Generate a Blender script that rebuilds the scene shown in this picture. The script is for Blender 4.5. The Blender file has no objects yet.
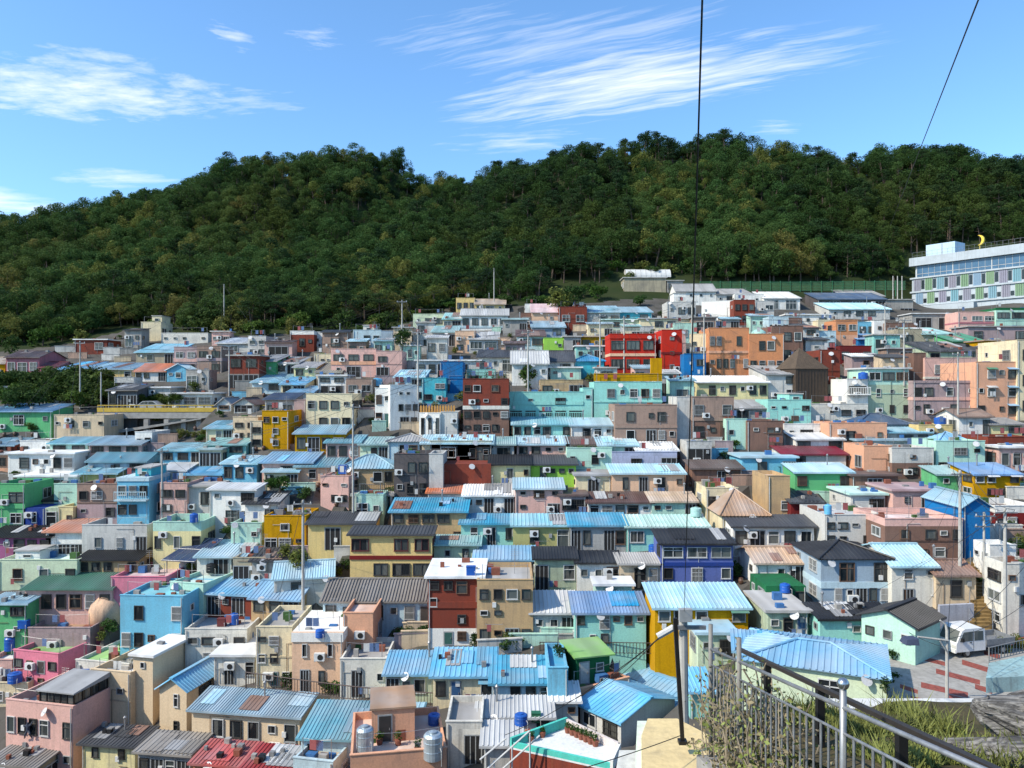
import bpy, math, random
import numpy as np
from mathutils import Vector, Matrix
R = math.radians
C = bpy.context.scene.collection
S = bpy.context.scene
rng = random.Random(7)

# ------------------------------------------------------------------ camera, light, exposure
FOC, CX, HY = 770.0, 512.0, 384.0
cd = bpy.data.cameras.new('camera'); cam = bpy.data.objects.new('camera', cd); C.objects.link(cam)
cd.sensor_width = 36.0; cd.lens = 36.0 * FOC / 1024.0
cd.clip_start = 0.1; cd.clip_end = 5000
cam.location = (0, 0, 0); cam.rotation_euler = (R(90), 0, 0)
S.camera = cam
S.view_settings.view_transform = 'Standard'; S.view_settings.look = 'None'
S.view_settings.gamma = 1; S.view_settings.exposure = 0.68
SUN_EL, SUN_AZ = 42.0, 64.0            # azimuth to the left of straight behind the camera
to_sun = Vector((-math.sin(R(SUN_AZ)) * math.cos(R(SUN_EL)), -math.cos(R(SUN_AZ)) * math.cos(R(SUN_EL)), math.sin(R(SUN_EL))))
sl = bpy.data.lights.new('sun', 'SUN'); sl.energy = 3.8; sl.angle = R(0.5); sl.color = (1, 0.905, 0.75)
so = bpy.data.objects.new('sun', sl); C.objects.link(so); so.rotation_euler = to_sun.to_track_quat('Z', 'Y').to_euler()

wd = bpy.data.worlds.new('World'); S.world = wd; wd.use_nodes = True
nt = wd.node_tree; N = nt.nodes; L = nt.links
for n in list(N): N.remove(n)
wo = N.new('ShaderNodeOutputWorld'); bg = N.new('ShaderNodeBackground'); bg.inputs['Strength'].default_value = 0.15
L.new(bg.outputs[0], wo.inputs[0])
sky = N.new('ShaderNodeTexSky'); sky.sky_type = 'NISHITA'; sky.sun_disc = False
sky.sun_elevation = R(SUN_EL); sky.sun_rotation = math.atan2(to_sun.x, to_sun.y)
sky.altitude = 0; sky.air_density = 1.0; sky.dust_density = 0.9; sky.ozone_density = 3.0
def mth(op, a, b=None, c=None, clamp=False):
    n = N.new('ShaderNodeMath'); n.operation = op; n.use_clamp = clamp
    for i, v in enumerate((a, b, c)):
        if v is None: continue
        if isinstance(v, (int, float)): n.inputs[i].default_value = v
        else: L.new(v, n.inputs[i])
    return n.outputs[0]
tc = N.new('ShaderNodeTexCoord'); sx = N.new('ShaderNodeSeparateXYZ'); L.new(tc.outputs['Generated'], sx.inputs[0])
zc = mth('MAXIMUM', sx.outputs['Z'], 0.02)
pxn = mth('DIVIDE', sx.outputs['X'], zc); pyn = mth('DIVIDE', sx.outputs['Y'], zc)
cb = N.new('ShaderNodeCombineXYZ'); L.new(pxn, cb.inputs[0]); L.new(pyn, cb.inputs[1])
cloud = None
def add_cloud(ax, ay, bx_, by_, wid, stretch, thr, gain, nscale, seed, det=7):
    """a patch of cirrus on the cloud layer, from a to b, wid across"""
    global cloud
    mx, my = (ax + bx_) / 2, (ay + by_) / 2; ln = math.hypot(bx_ - ax, by_ - ay) / 2; ang = math.atan2(by_ - ay, bx_ - ax)
    s1 = N.new('ShaderNodeVectorMath'); s1.operation = 'SUBTRACT'; L.new(cb.outputs[0], s1.inputs[0]); s1.inputs[1].default_value = (mx, my, 0)
    rt = N.new('ShaderNodeVectorRotate'); rt.rotation_type = 'Z_AXIS'; rt.inputs['Angle'].default_value = -ang; L.new(s1.outputs[0], rt.inputs['Vector'])
    # wobble
    nz0 = N.new('ShaderNodeTexNoise'); nz0.inputs['Scale'].default_value = 3; L.new(rt.outputs[0], nz0.inputs['Vector'])
    wb = N.new('ShaderNodeVectorMath'); wb.operation = 'MULTIPLY_ADD'; L.new(nz0.outputs['Color'], wb.inputs[0]); wb.inputs[1].default_value = (0.10, 0.10, 0); L.new(rt.outputs[0], wb.inputs[2])
    m = N.new('ShaderNodeVectorMath'); m.operation = 'MULTIPLY'; L.new(wb.outputs[0], m.inputs[0]); m.inputs[1].default_value = (1 / ln, 1 / wid, 0)
    le = N.new('ShaderNodeVectorMath'); le.operation = 'LENGTH'; L.new(m.outputs[0], le.inputs[0])
    fall = mth('SUBTRACT', 1.0, le.outputs['Value'], clamp=True)
    fall = mth('POWER', fall, 0.6)
    m2 = N.new('ShaderNodeVectorMath'); m2.operation = 'MULTIPLY_ADD'; L.new(wb.outputs[0], m2.inputs[0]); m2.inputs[1].default_value = (1.0, stretch, 1); m2.inputs[2].default_value = (seed, seed * 1.7, 0)
    nz = N.new('ShaderNodeTexNoise'); nz.inputs['Scale'].default_value = nscale; nz.inputs['Detail'].default_value = det; nz.inputs['Roughness'].default_value = 0.62
    L.new(m2.outputs[0], nz.inputs['Vector'])
    v = mth('SUBTRACT', mth('ADD', nz.outputs['Fac'], mth('MULTIPLY', fall, 0.5)), thr)
    v = mth('MULTIPLY', mth('MULTIPLY', v, gain, clamp=True), mth('MULTIPLY', fall, 2.2, clamp=True), clamp=True)
    cloud = v if cloud is None else mth('MAXIMUM', cloud, v)
def sp(px, py): return ((px - CX) / (HY - py), FOC / (HY - py))
def cloud_px(a, b, wid, *args): add_cloud(*sp(*a), *sp(*b), wid, *args)
cloud_px((440, 124), (930, 38), 0.34, 7.0, 0.67, 1.9, 3.0, 3.1, 10)
cloud_px((520, 108), (800, 62), 0.16, 5.0, 0.66, 1.5, 4.0, 3.9, 10)
cloud_px((400, 90), (860, -16), 0.22, 9.0, 0.79, 1.2, 2.4, 8.2, 10)
cloud_px((-90, 100), (290, 96), 0.36, 1.7, 0.70, 1.9, 6.5, 1.3, 10)
cloud_px((40, 62), (200, 72), 0.20, 1.5, 0.79, 1.7, 6.5, 5.3, 10)
cloud_px((215, 42), (290, 52), 0.14, 2.0, 0.80, 1.5, 8, 11.0)
cloud_px((290, 45), (380, 52), 0.14, 2.0, 0.83, 1.5, 8, 14.0)
cloud_px((180, 110), (350, 102), 0.22, 2.6, 0.84, 1.3, 5, 17.0)
cloud_px((430, 152), (640, 138), 0.30, 4.0, 0.81, 1.4, 4, 21.0)
cloud_px((60, 184), (210, 178), 0.22, 2.0, 0.72, 1.5, 4, 31.0)
cloud_px((-60, 205), (70, 200), 0.5, 2.0, 0.60, 1.6, 3, 37.0)
cloud_px((640, 96), (960, 40), 0.20, 9.0, 0.82, 1.2, 3.2, 51.0, 10)
cloud_px((380, 60), (620, 6), 0.20, 8.0, 0.82, 1.1, 3.2, 57.0, 10)
cloud_px((-60, 60), (240, 130), 0.5, 2.2, 0.86, 1.3, 6.0, 63.0, 10)
cloud_px((740, 134), (830, 130), 0.16, 4.0, 0.80, 1.2, 5, 41.0)
gm = N.new('ShaderNodeMix'); gm.data_type = 'RGBA'; gm.blend_type = 'MULTIPLY'; gm.inputs['Factor'].default_value = 1.0
L.new(sky.outputs[0], gm.inputs['A']); gm.inputs['B'].default_value = (0.74, 1.0, 1.15, 1)
mx = N.new('ShaderNodeMix'); mx.data_type = 'RGBA'; L.new(mth('MULTIPLY', cloud, 0.88), mx.inputs['Factor'])
L.new(gm.outputs['Result'], mx.inputs['A']); mx.inputs['B'].default_value = (5.5, 5.6, 5.8, 1)
L.new(mx.outputs['Result'], bg.inputs['Color'])

# ------------------------------------------------------------------ helpers
def pt(px, py, Y): return Vector(((px - CX) / FOC * Y, Y, -(py - HY) / FOC * Y))

class MB:
    """collects faces for ONE mesh"""
    def __init__(s): s.v = []; s.f = []; s.m = []
    def face(s, pts, m=0):
        b = len(s.v); s.v += [tuple(p) for p in pts]; s.f.append(tuple(range(b, b + len(pts)))); s.m.append(m)
    def box(s, x0, x1, y0, y1, z0, z1, m=0, M=None):
        b = len(s.v)
        p = [(x0, y0, z0), (x1, y0, z0), (x1, y1, z0), (x0, y1, z0), (x0, y0, z1), (x1, y0, z1), (x1, y1, z1), (x0, y1, z1)]
        if M is not None: p = [tuple(M @ Vector(q)) for q in p]
        s.v += p
        for q in ((0, 3, 2, 1), (4, 5, 6, 7), (0, 1, 5, 4), (1, 2, 6, 5), (2, 3, 7, 6), (3, 0, 4, 7)):
            s.f.append(tuple(b + i for i in q)); s.m.append(m)
    def hexa(s, p, m=0):
        b = len(s.v); s.v += [tuple(q) for q in p]
        for q in ((0, 3, 2, 1), (4, 5, 6, 7), (0, 1, 5, 4), (1, 2, 6, 5), (2, 3, 7, 6), (3, 0, 4, 7)):
            s.f.append(tuple(b + i for i in q)); s.m.append(m)
    def prism(s, poly, axis_vec, m=0):
        """poly: list of points, extruded by axis_vec"""
        b = len(s.v); n = len(poly); a = Vector(axis_vec)
        s.v += [tuple(p) for p in poly] + [tuple(Vector(p) + a) for p in poly]
        s.f.append(tuple(b + i for i in range(n))); s.m.append(m)
        s.f.append(tuple(b + n + i for i in reversed(range(n)))); s.m.append(m)
        for i in range(n):
            j = (i + 1) % n; s.f.append((b + i, b + n + i, b + n + j, b + j)); s.m.append(m)
    def tube(s, path, r, seg=8, m=0, cap=True):
        path = [Vector(p) for p in path]; n = len(path); rr = r if isinstance(r, (list, tuple)) else [r] * n
        b = len(s.v); prev = None
        for i, p in enumerate(path):
            d = (path[min(i + 1, n - 1)] - path[max(i - 1, 0)]).normalized()
            if prev is None:
                up = Vector((0, 0, 1)) if abs(d.z) < 0.9 else Vector((1, 0, 0)); u = d.cross(up).normalized()
            else: u = (prev - d * prev.dot(d)).normalized()
            prev = u; w = d.cross(u)
            for k in range(seg):
                a = 2 * math.pi * k / seg; s.v.append(tuple(p + (u * math.cos(a) + w * math.sin(a)) * rr[i]))
        for i in range(n - 1):
            for k in range(seg):
                k2 = (k + 1) % seg
                s.f.append((b + i * seg + k, b + i * seg + k2, b + (i + 1) * seg + k2, b + (i + 1) * seg + k)); s.m.append(m)
        if cap:
            s.f.append(tuple(b + k for k in reversed(range(seg)))); s.m.append(m)
            s.f.append(tuple(b + (n - 1) * seg + k for k in range(seg))); s.m.append(m)
    def lathe(s, prof, seg=20, m=0, cx=0, cy=0):
        b = len(s.v); n = len(prof)
        for r, z in prof:
            for k in range(seg):
                a = 2 * math.pi * k / seg; s.v.append((cx + r * math.cos(a), cy + r * math.sin(a), z))
        for i in range(n - 1):
            for k in range(seg):
                k2 = (k + 1) % seg
                s.f.append((b + i * seg + k, b + i * seg + k2, b + (i + 1) * seg + k2, b + (i + 1) * seg + k)); s.m.append(m)
        s.f.append(tuple(b + k for k in reversed(range(seg)))); s.m.append(m)
        s.f.append(tuple(b + (n - 1) * seg + k for k in range(seg))); s.m.append(m)
    def corr(s, a, b_, c, d, pitch=0.34, amp=0.045, m=0, th=0.05):
        """ribbed sheet a-b (eave, left to right) to d-c (ridge); ribs run from eave to ridge"""
        a, b_, c, d = map(Vector, (a, b_, c, d))
        nrm = (b_ - a).cross(d - a)
        if nrm.length < 1e-6: nrm = (b_ - a).cross(c - a)
        nrm.normalize(); base = len(s.v)
        ln = (b_ - a).length; n = max(2, int(ln / pitch)); ts = []
        ev = (b_ - a) / ln; up = nrm.cross(ev); ud, uc, vd = (d - a).dot(ev), (c - a).dot(ev), (d - a).dot(up)
        hip = ud > .05 and uc < ln - .05          # hips: ribs stay square to the eave
        for i in range(n):
            for o, h in ((0, 0), (0.62, 0), (0.72, 1), (0.9, 1)): ts.append(((i + o) / n, h))
        ts.append((1, 0))
        if hip: ts = sorted(ts + [(ud / ln, 0), (uc / ln, 0)])
        k = len(ts)
        for t, h in ts: s.v.append(tuple(a.lerp(b_, t) + nrm * amp * h))
        for t, h in ts:
            if hip:
                u = t * ln; vm = vd if ud <= u <= uc else vd * u / ud if u < ud else vd * (ln - u) / (ln - uc)
                s.v.append(tuple(a + ev * u + up * vm + nrm * amp * h))
            else: s.v.append(tuple(d.lerp(c, t) + nrm * amp * h))
        for i in range(k - 1):
            s.f.append((base + i, base + i + 1, base + k + i + 1, base + k + i)); s.m.append(m)
        o = -nrm * th; q = [a + o, b_ + o, c + o, d + o]
        s.face([q[3], q[2], q[1], q[0]], m); s.face([a + o, b_ + o, b_, a], m)
        s.face([b_ + o, c + o, c, b_], m); s.face([d, c, c + o, d + o], m); s.face([a, d, d + o, a + o], m)
    def mesh(s, name, mats, smooth=False):
        me = bpy.data.meshes.new(name); me.from_pydata(s.v, [], s.f)
        for mt in (mats if isinstance(mats, (list, tuple)) else [mats]): me.materials.append(mt)
        if any(s.m): me.polygons.foreach_set('material_index', s.m)
        if smooth: me.polygons.foreach_set('use_smooth', [True] * len(s.f))
        me.update(); return me
    def build(s, name, mats, parent=None, loc=(0, 0, 0), rz=0, smooth=False):
        return put(name, s.mesh(name, mats, smooth), parent, loc, rz)

def put(name, me, parent=None, loc=(0, 0, 0), rz=0):
    o = bpy.data.objects.new(name, me); C.objects.link(o); o.location = loc; o.rotation_euler = (0, 0, rz)
    if parent: o.parent = parent
    return o
def tag(o, label, cat, group=None):
    o['label'] = label; o['category'] = cat; o['kind'] = 'thing'
    if group: o['group'] = group
    return o
def empty(name, label, cat, loc, rz=0, group=None):
    o = bpy.data.objects.new(name, None); C.objects.link(o); o.location = loc; o.rotation_euler = (0, 0, rz)
    o.empty_display_size = 0.2
    return tag(o, label, cat, group)
def copy_tree(o, parent=None):
    c = o.copy(); C.objects.link(c)
    if parent: c.parent = parent
    for ch in list(o.children): copy_tree(ch, c)
    return c

# ------------------------------------------------------------------ materials
_mats = {}
def nodes(name):
    m = bpy.data.materials.new(name); m.use_nodes = True; t = m.node_tree
    return m, t, t.nodes, t.links, t.nodes['Principled BSDF']
def mixn(t, fac, a, b, blend='MIX'):
    n = t.nodes.new('ShaderNodeMix'); n.data_type = 'RGBA'; n.blend_type = blend
    for v, k in ((fac, 'Factor'), (a, 'A'), (b, 'B')):
        if isinstance(v, (int, float)): n.inputs[k].default_value = v
        elif isinstance(v, (tuple, list)): n.inputs[k].default_value = (*v[:3], 1)
        else: t.links.new(v, n.inputs[k])
    return n.outputs['Result']
def ramp(t, src, a, b, lo=0.0, hi=1.0):
    n = t.nodes.new('ShaderNodeMapRange'); n.inputs['From Min'].default_value = a; n.inputs['From Max'].default_value = b
    n.inputs['To Min'].default_value = lo; n.inputs['To Max'].default_value = hi; t.links.new(src, n.inputs['Value']); return n.outputs['Result']
def noise(t, vec, scale, detail=4, rough=0.55, sc=None, loc=None):
    if sc is not None:
        mp = t.nodes.new('ShaderNodeMapping'); mp.inputs['Scale'].default_value = sc; t.links.new(vec, mp.inputs['Vector']); vec = mp.outputs[0]
    n = t.nodes.new('ShaderNodeTexNoise'); n.inputs['Scale'].default_value = scale; n.inputs['Detail'].default_value = detail
    n.inputs['Roughness'].default_value = rough; t.links.new(vec, n.inputs['Vector']); return n.outputs['Fac']
def objvec(t):
    tcn = t.nodes.new('ShaderNodeTexCoord'); oi = t.nodes.new('ShaderNodeObjectInfo')
    ad = t.nodes.new('ShaderNodeVectorMath'); ad.operation = 'MULTIPLY_ADD'
    cbx = t.nodes.new('ShaderNodeCombineXYZ')
    for i in range(3): t.links.new(oi.outputs['Random'], cbx.inputs[i])
    t.links.new(cbx.outputs[0], ad.inputs[0]); ad.inputs[1].default_value = (41, 67, 23); t.links.new(tcn.outputs['Object'], ad.inputs[2])
    return ad.outputs[0], oi.outputs['Random']
def shade(c, k): return tuple(max(0, min(1, x * k)) for x in c)
def paint(col, rough=0.85, dirt=0.55):
    """weathered wall paint or plaster: blotches, streaks of dirt, chipped spots"""
    dirt = min(1.0, dirt * 1.1 + .05); key = ('p', col, dirt)
    if key in _mats: return _mats[key]
    m, t, n, l, b = nodes('wall_paint'); v, rnd = objvec(t)
    g = sum(col) / 3
    dark = tuple(0.55 * c * 0.6 + 0.45 * g * 0.5 for c in col)
    blot = ramp(t, noise(t, v, 0.55, 6, 0.62), 0.42, 0.72)
    streak = ramp(t, noise(t, v, 1.0, 5, 0.6, sc=(3.2, 3.2, 0.22)), 0.5, 0.78)
    fine = ramp(t, noise(t, v, 9, 3), 0.3, 0.75, 0.86, 1.08)
    mul = t.nodes.new('ShaderNodeMath'); mul.operation = 'MULTIPLY'; mul.inputs[1].default_value = dirt * 0.95; l.new(blot, mul.inputs[0])
    mul2 = t.nodes.new('ShaderNodeMath'); mul2.operation = 'MULTIPLY'; mul2.inputs[1].default_value = dirt * 1.1; l.new(streak, mul2.inputs[0])
    c = mixn(t, mul.outputs[0], col, dark); c = mixn(t, mul2.outputs[0], c, shade(dark, 0.75))
    rs_ = t.nodes.new('ShaderNodeMath'); rs_.operation = 'MULTIPLY'; rs_.inputs[1].default_value = dirt; l.new(ramp(t, noise(t, v, 1.0, 4, .6, sc=(5.5, 5.5, .16)), .62, .76), rs_.inputs[0]); c = mixn(t, rs_.outputs[0], c, tuple(.35 * q + .65 * k for q, k in zip(col, (.16, .10, .06))))
    chip = ramp(t, noise(t, v, 2.6, 6, 0.7), 0.70, 0.76, 0, 0.6); c = mixn(t, chip, c, (0.36, 0.34, 0.31))
    hs = t.nodes.new('ShaderNodeHueSaturation'); hs.inputs['Saturation'].default_value = 1.17; l.new(fine, hs.inputs['Value']); l.new(c, hs.inputs['Color'])
    l.new(hs.outputs[0], b.inputs['Base Color']); b.inputs['Roughness'].default_value = rough; b.inputs['Specular IOR Level'].default_value = 0.2
    bp = n.new('ShaderNodeBump'); bp.inputs['Strength'].default_value = 0.25; bp.inputs['Distance'].default_value = 0.03
    l.new(noise(t, v, 14, 4), bp.inputs['Height']); l.new(bp.outputs[0], b.inputs['Normal'])
    _mats[key] = m; return m
def roofmat(col, rough=0.5, rust=0.5):
    key = ('r', col, rust)
    if key in _mats: return _mats[key]
    m, t, n, l, b = nodes('roof_sheet'); v, rnd = objvec(t); g = sum(col) / 3
    faded = tuple(0.6 * c + 0.4 * (g * 1.25 + 0.03) for c in col)
    c = mixn(t, ramp(t, noise(t, v, 0.35, 5), 0.4, 0.65), col, faded)
    c = mixn(t, ramp(t, noise(t, v, 0.9, 6, 0.65), 0.55, 0.75, 0, 0.55 * rust), c, tuple(0.4 * x for x in col))
    c = mixn(t, ramp(t, noise(t, v, 1.7, 7, 0.7), 0.66, 0.74, 0, 0.65 * rust), c, (0.16, 0.10, 0.07))
    # sheet-to-sheet tone
    hs = t.nodes.new('ShaderNodeHueSaturation'); hs.inputs['Saturation'].default_value = 1.0
    l.new(ramp(t, noise(t, v, 0.8, 1, 0.5, sc=(1.2, 0.05, 0.05)), 0.35, 0.65, 0.82, 1.14), hs.inputs['Value']); l.new(c, hs.inputs['Color'])
    h2 = t.nodes.new('ShaderNodeHueSaturation'); l.new(ramp(t, rnd, 0, 1, .488, .508), h2.inputs['Hue']); l.new(ramp(t, rnd, 0, 1, 1.12, .72), h2.inputs['Saturation']); l.new(ramp(t, noise(t, v, .03, 1), .3, .7, .72, 1.12), h2.inputs['Value']); l.new(hs.outputs[0], h2.inputs['Color'])
    l.new(h2.outputs[0], b.inputs['Base Color']); b.inputs['Roughness'].default_value = rough; b.inputs['Specular IOR Level'].default_value = 0.35
    _mats[key] = m; return m
def plain(name, col, rough=0.6, metal=0.0, var=0.25, scale=6.0, bump=0.0):
    key = ('s', name)
    if key in _mats: return _mats[key]
    m, t, n, l, b = nodes(name); v, rnd = objvec(t)
    c = mixn(t, ramp(t, noise(t, v, scale, 6, 0.6), 0.35, 0.7), col, shade(col, 1 - var)); c = mixn(t, ramp(t, noise(t, v, scale * .21, 4), 0.5, 0.7, 0, var), c, shade(col, 0.5))
    l.new(c, b.inputs['Base Color']); b.inputs['Roughness'].default_value = rough; b.inputs['Metallic'].default_value = metal
    if bump:
        bp = n.new('ShaderNodeBump'); bp.inputs['Strength'].default_value = bump; bp.inputs['Distance'].default_value = 0.05
        l.new(noise(t, v, scale * 2.5, 5), bp.inputs['Height']); l.new(bp.outputs[0], b.inputs['Normal'])
    _mats[key] = m; return m
def glass():
    if 'glass' in _mats: return _mats['glass']
    m, t, n, l, b = nodes('window_glass'); oi = n.new('ShaderNodeObjectInfo'); v, rnd = objvec(t)
    c = mixn(t, ramp(t, rnd, 0.45, 1.0), (0.012, 0.015, 0.018), (0.10, 0.115, 0.11))
    curt = ramp(t, noise(t, v, 1.1, 1, sc=(1.6, 1.6, 0.2)), 0.52, 0.56, 0, 0.5)
    c = mixn(t, curt, c, (0.15, 0.15, 0.135))
    l.new(c, b.inputs['Base Color']); b.inputs['Roughness'].default_value = 0.12; b.inputs['Specular IOR Level'].default_value = 0.5
    _mats['glass'] = m; return m
P = dict(white=(.74, .725, .68), offwhite=(.64, .615, .55), ltgrey=(.52, .51, .48), grey=(.35, .345, .33), dkgrey=(.11, .11, .115), concrete=(.34, .325, .30),
    cream=(.70, .61, .43), beige=(.62, .50, .36), tan=(.47, .34, .21), peach=(.68, .47, .34), salmon=(.64, .38, .27), pink=(.64, .42, .37), rose=(.42, .19, .21),
    hotpink=(.62, .25, .31), mauve=(.36, .28, .28), brown=(.20, .125, .10), brownlt=(.31, .225, .185), brick=(.20, .065, .05), dkred=(.16, .035, .035), red=(.46, .085, .075),
    orange=(.56, .28, .17), mustard=(.48, .27, .05), yellow=(.64, .50, .26), ltyellow=(.68, .61, .36), lime=(.32, .54, .14), green=(.15, .40, .20), dkgreen=(.03, .13, .06),
    sage=(.40, .46, .34), palegreen=(.55, .62, .46), mint=(.44, .63, .53), turq=(.31, .57, .51), teal=(.13, .37, .32), cyan=(.12, .42, .49), sky=(.21, .45, .58), blue=(.06, .18, .38),
    navy=(.045, .07, .22), indigo=(.13, .16, .34), lilac=(.40, .42, .53), paleblue=(.46, .57, .61), bluegrey=(.32, .39, .45), olive=(.39, .37, .18), purple=(.33, .14, .24),
    greyolive=(.47, .47, .38), slate=(.10, .09, .09), khaki=(.36, .32, .24))
RF = dict(blue=(.09, .32, .51), deep=(.05, .22, .45), pale=(.25, .48, .57), greyblue=(.17, .34, .43), white=(.58, .58, .565), dark=(.05, .052, .058), black=(.018, .018, .02),
    navy=(.05, .08, .14), brown=(.11, .07, .06), tile=(.22, .12, .08), tan=(.42, .29, .18), orange=(.52, .18, .07), red=(.34, .07, .055), green=(.03, .20, .11), teal=(.18, .36, .36),
    mint=(.40, .60, .54), grey=(.26, .26, .26), ltgrey=(.42, .425, .42), olive=(.24, .22, .16), moss=(.20, .18, .155), lime=(.24, .44, .14), concrete=(.34, .325, .30), dkred=(.18, .03, .035), rose=(.5, .34, .33))
M_GLASS = glass()
M_BLACK = plain('dark_void', (.012, .012, .013), 0.9)
M_FR = {'w': plain('white_frame', (.50, .50, .485), .5, var=.15), 'd': plain('dark_frame', (.05, .045, .04), .5), 'm': plain('maroon_frame', (.10, .02, .02), .5), 'b': plain('brown_frame', (.14, .08, .05), .6), 'g': plain('grey_frame', (.30, .31, .31), .5)}
M_STEEL = plain('galvanised_steel', (.36, .365, .37), .5, .6, .45)
M_RUST = plain('rusty_iron', (.10, .05, .035), .8, 0.2)
M_BLKM = plain('black_iron', (.012, .012, .013), .45, 0.1)
M_CONC = plain('concrete', (.33, .315, .29), .9, 0, .35, 1.5, .3)
M_POLE = plain('pole_concrete', (.42, .405, .37), .85, 0, .25, 3)
M_PVC = plain('drain_plastic', (.45, .45, .43), .5)
M_ACW = plain('appliance_white', (.62, .62, .60), .5, 0, .2)
M_TANKB = plain('tank_blue', (.015, .10, .42), .4, 0, .35, 2)
M_TANKS = plain('tank_steel', (.46, .53, .57), .38, .55, .3, 2)
M_RAIL = plain('brown_rail', (.055, .03, .025), .6)
# ------------------------------------------------------------------ terrain
ctl = []
def c3(px, py, Y): p = pt(px, py, Y); ctl.append((p.x, p.y, p.z))
for a in [(-150,775,62),(0,775,60),(150,775,58),(256,770,54),(380,775,48),(450,775,45),(560,800,42),(640,800,41),
  (0,700,66),(128,690,63),(256,690,60),(400,700,56),(500,700,53),(600,735,50),(690,738,47),
  (0,640,68),(128,640,67),(256,640,65),(400,640,63),(512,640,60.5),(600,640,60),(700,640,58),(780,640,55),
  (0,590,73),(128,590,72),(256,585,71),(400,582,70),(512,582,68.5),(640,582,67),(768,582,65),(850,604,61),(930,604,59.5),
  (-200,580,75),(0,520,81),(128,515,81),(256,510,81),(400,510,79.5),(512,510,78.5),(640,510,78),(768,520,75),(880,545,67),(880,490,79),(1010,500,73),(1180,520,72),
  (0,435,98),(128,450,93),(256,440,93),(400,440,91.5),(512,440,91),(640,440,91),(768,440,91),(900,450,89),(1010,450,86),
  (60,412,104),(180,412,104),(256,412,101),(350,420,97),(420,420,97),(512,412,99),(640,412,99),(768,412,98),(880,415,99),(1010,415,97),
  (0,380,120),(100,381,120),(200,375,121),(300,375,115),(400,372,114),(512,372,113),(640,374,111),(768,374,111),(880,380,109),(1010,385,105),
  (0,355,138),(100,352,140),(200,350,137),(300,350,130),(400,347,131),(500,350,131),(600,350,128),(700,345,130),(800,345,132),(900,346,131),(1010,350,122),(1180,370,118),
  (240,338,145),(370,330,155),(450,328,150),(560,327,147),(650,318,152),(730,320,150),(830,325,152),(960,329,150),
  (480,310,168),(590,300,170),(700,306,168),(850,306,172),(930,312,190),(1020,300,172),(1150,290,168)]: c3(*a)
sk = [(-120,272,270),(0,260,270),(60,235,275),(130,214,282),(200,198,288),(280,176,292),(350,163,295),(400,169,300),(440,193,310),(500,182,300),(560,179,285),(610,170,270),(650,160,262),(690,157,258),(760,161,255),(830,172,252),(905,180,250),(960,175,248),(1030,180,245),(1180,175,240)]
for a in sk: c3(*a)
for px, py, Y in sk:
    p = pt(px, py, Y); ctl.append((p.x * 1.35, p.y + 90, p.z - 35)); ctl.append((p.x * 2, p.y + 330, p.z - 75))
for a in [(60,300,195),(160,300,185),(250,302,180),(340,300,185),(420,300,185),(0,300,190),(60,262,225),(160,255,230),(250,240,240),(340,230,250),(420,250,240),(400,220,275),
  (500,270,205),(560,265,200),(620,262,195),(700,270,192),(800,268,195),(880,262,200),(560,225,235),(640,210,230),(720,215,222),(800,220,220),(880,222,222),(980,225,215),(1100,240,205),(-100,300,200),(440,205,305),(300,212,256),(350,195,264),(250,222,246),(415,215,312),(395,240,285),(372,262,248),(520,205,248),(470,228,250),(480,255,222)]: c3(*a)
# plaza (flat), stair, and the slope below the viewpoint
for a in [(20,45,-18.5),(26,45,-18.5),(31,45,-18.5),(24,51,-18.5),(31,52,-18.5),(37,53,-18.5),(28,57,-18.5),(35,57,-18.4),(38.5,62.5,-15),(45,50,-17.5),(55,60,-15),
  (0,0,-7),(0,10,-10.5),(0,20,-15),(0,31,-20.5),(-20,22,-16),(-20,5,-8),(12,12,-11),(14,26,-18),(12,38,-22.5),(25,22,-14),(25,5,-7),(35,38,-17.8),(-45,40,-24),(-60,15,-14),(60,20,-11),
  (0,-40,5),(-60,-40,5),(60,-40,5),(-150,60,-20),(-170,120,-5),(180,110,15),(140,60,-8),(-230,200,20),(250,200,35),(-400,300,20),(450,300,30),(-400,100,-10),(450,60,0),(-500,600,0),(500,650,0),(0,700,-10)]: ctl.append(a)
ctl = np.array(ctl, float)
def _solve():
    n = len(ctl); D = np.hypot(ctl[:, None, 0] - ctl[None, :, 0], ctl[:, None, 1] - ctl[None, :, 1])
    A = np.zeros((n + 3, n + 3)); A[:n, :n] = D - 1.2 * np.eye(n)
    A[:n, n] = 1; A[:n, n + 1:] = ctl[:, :2]; A[n, :n] = 1; A[n + 1:, :n] = ctl[:, :2].T
    return np.linalg.solve(A, np.concatenate([ctl[:, 2], np.zeros(3)]))
_w = _solve()
def G0(x, y):
    x = np.atleast_1d(np.asarray(x, float)); y = np.atleast_1d(np.asarray(y, float)); n = len(ctl)
    out = np.empty(x.size); xf, yf = x.ravel(), y.ravel()
    for i in range(0, x.size, 8000):
        a, b = xf[i:i + 8000], yf[i:i + 8000]
        out[i:i + 8000] = np.hypot(a[:, None] - ctl[None, :, 0], b[:, None] - ctl[None, :, 1]) @ _w[:n] + _w[n] + a * _w[n + 1] + b * _w[n + 2]
    return out.reshape(x.shape)
def G(x, y):
    z = G0(x, y); x = np.asarray(x, float); y = np.asarray(y, float); k = np.clip((y - 195) / 40, 0, 1)   # knolls and gullies of the wooded hills
    return z + k * (3.2 * np.sin(x / 13.0 + 1.1 * np.sin(y / 17.0)) * np.sin(y / 19.0 + x / 31.0) + 1.8 * np.sin(x / 6.3 + y / 9.1) * np.sin(y / 7.7 - x / 11.0))
_Ys = np.concatenate([np.arange(32, 130, 0.25), np.arange(130, 420, 0.5)])
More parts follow.
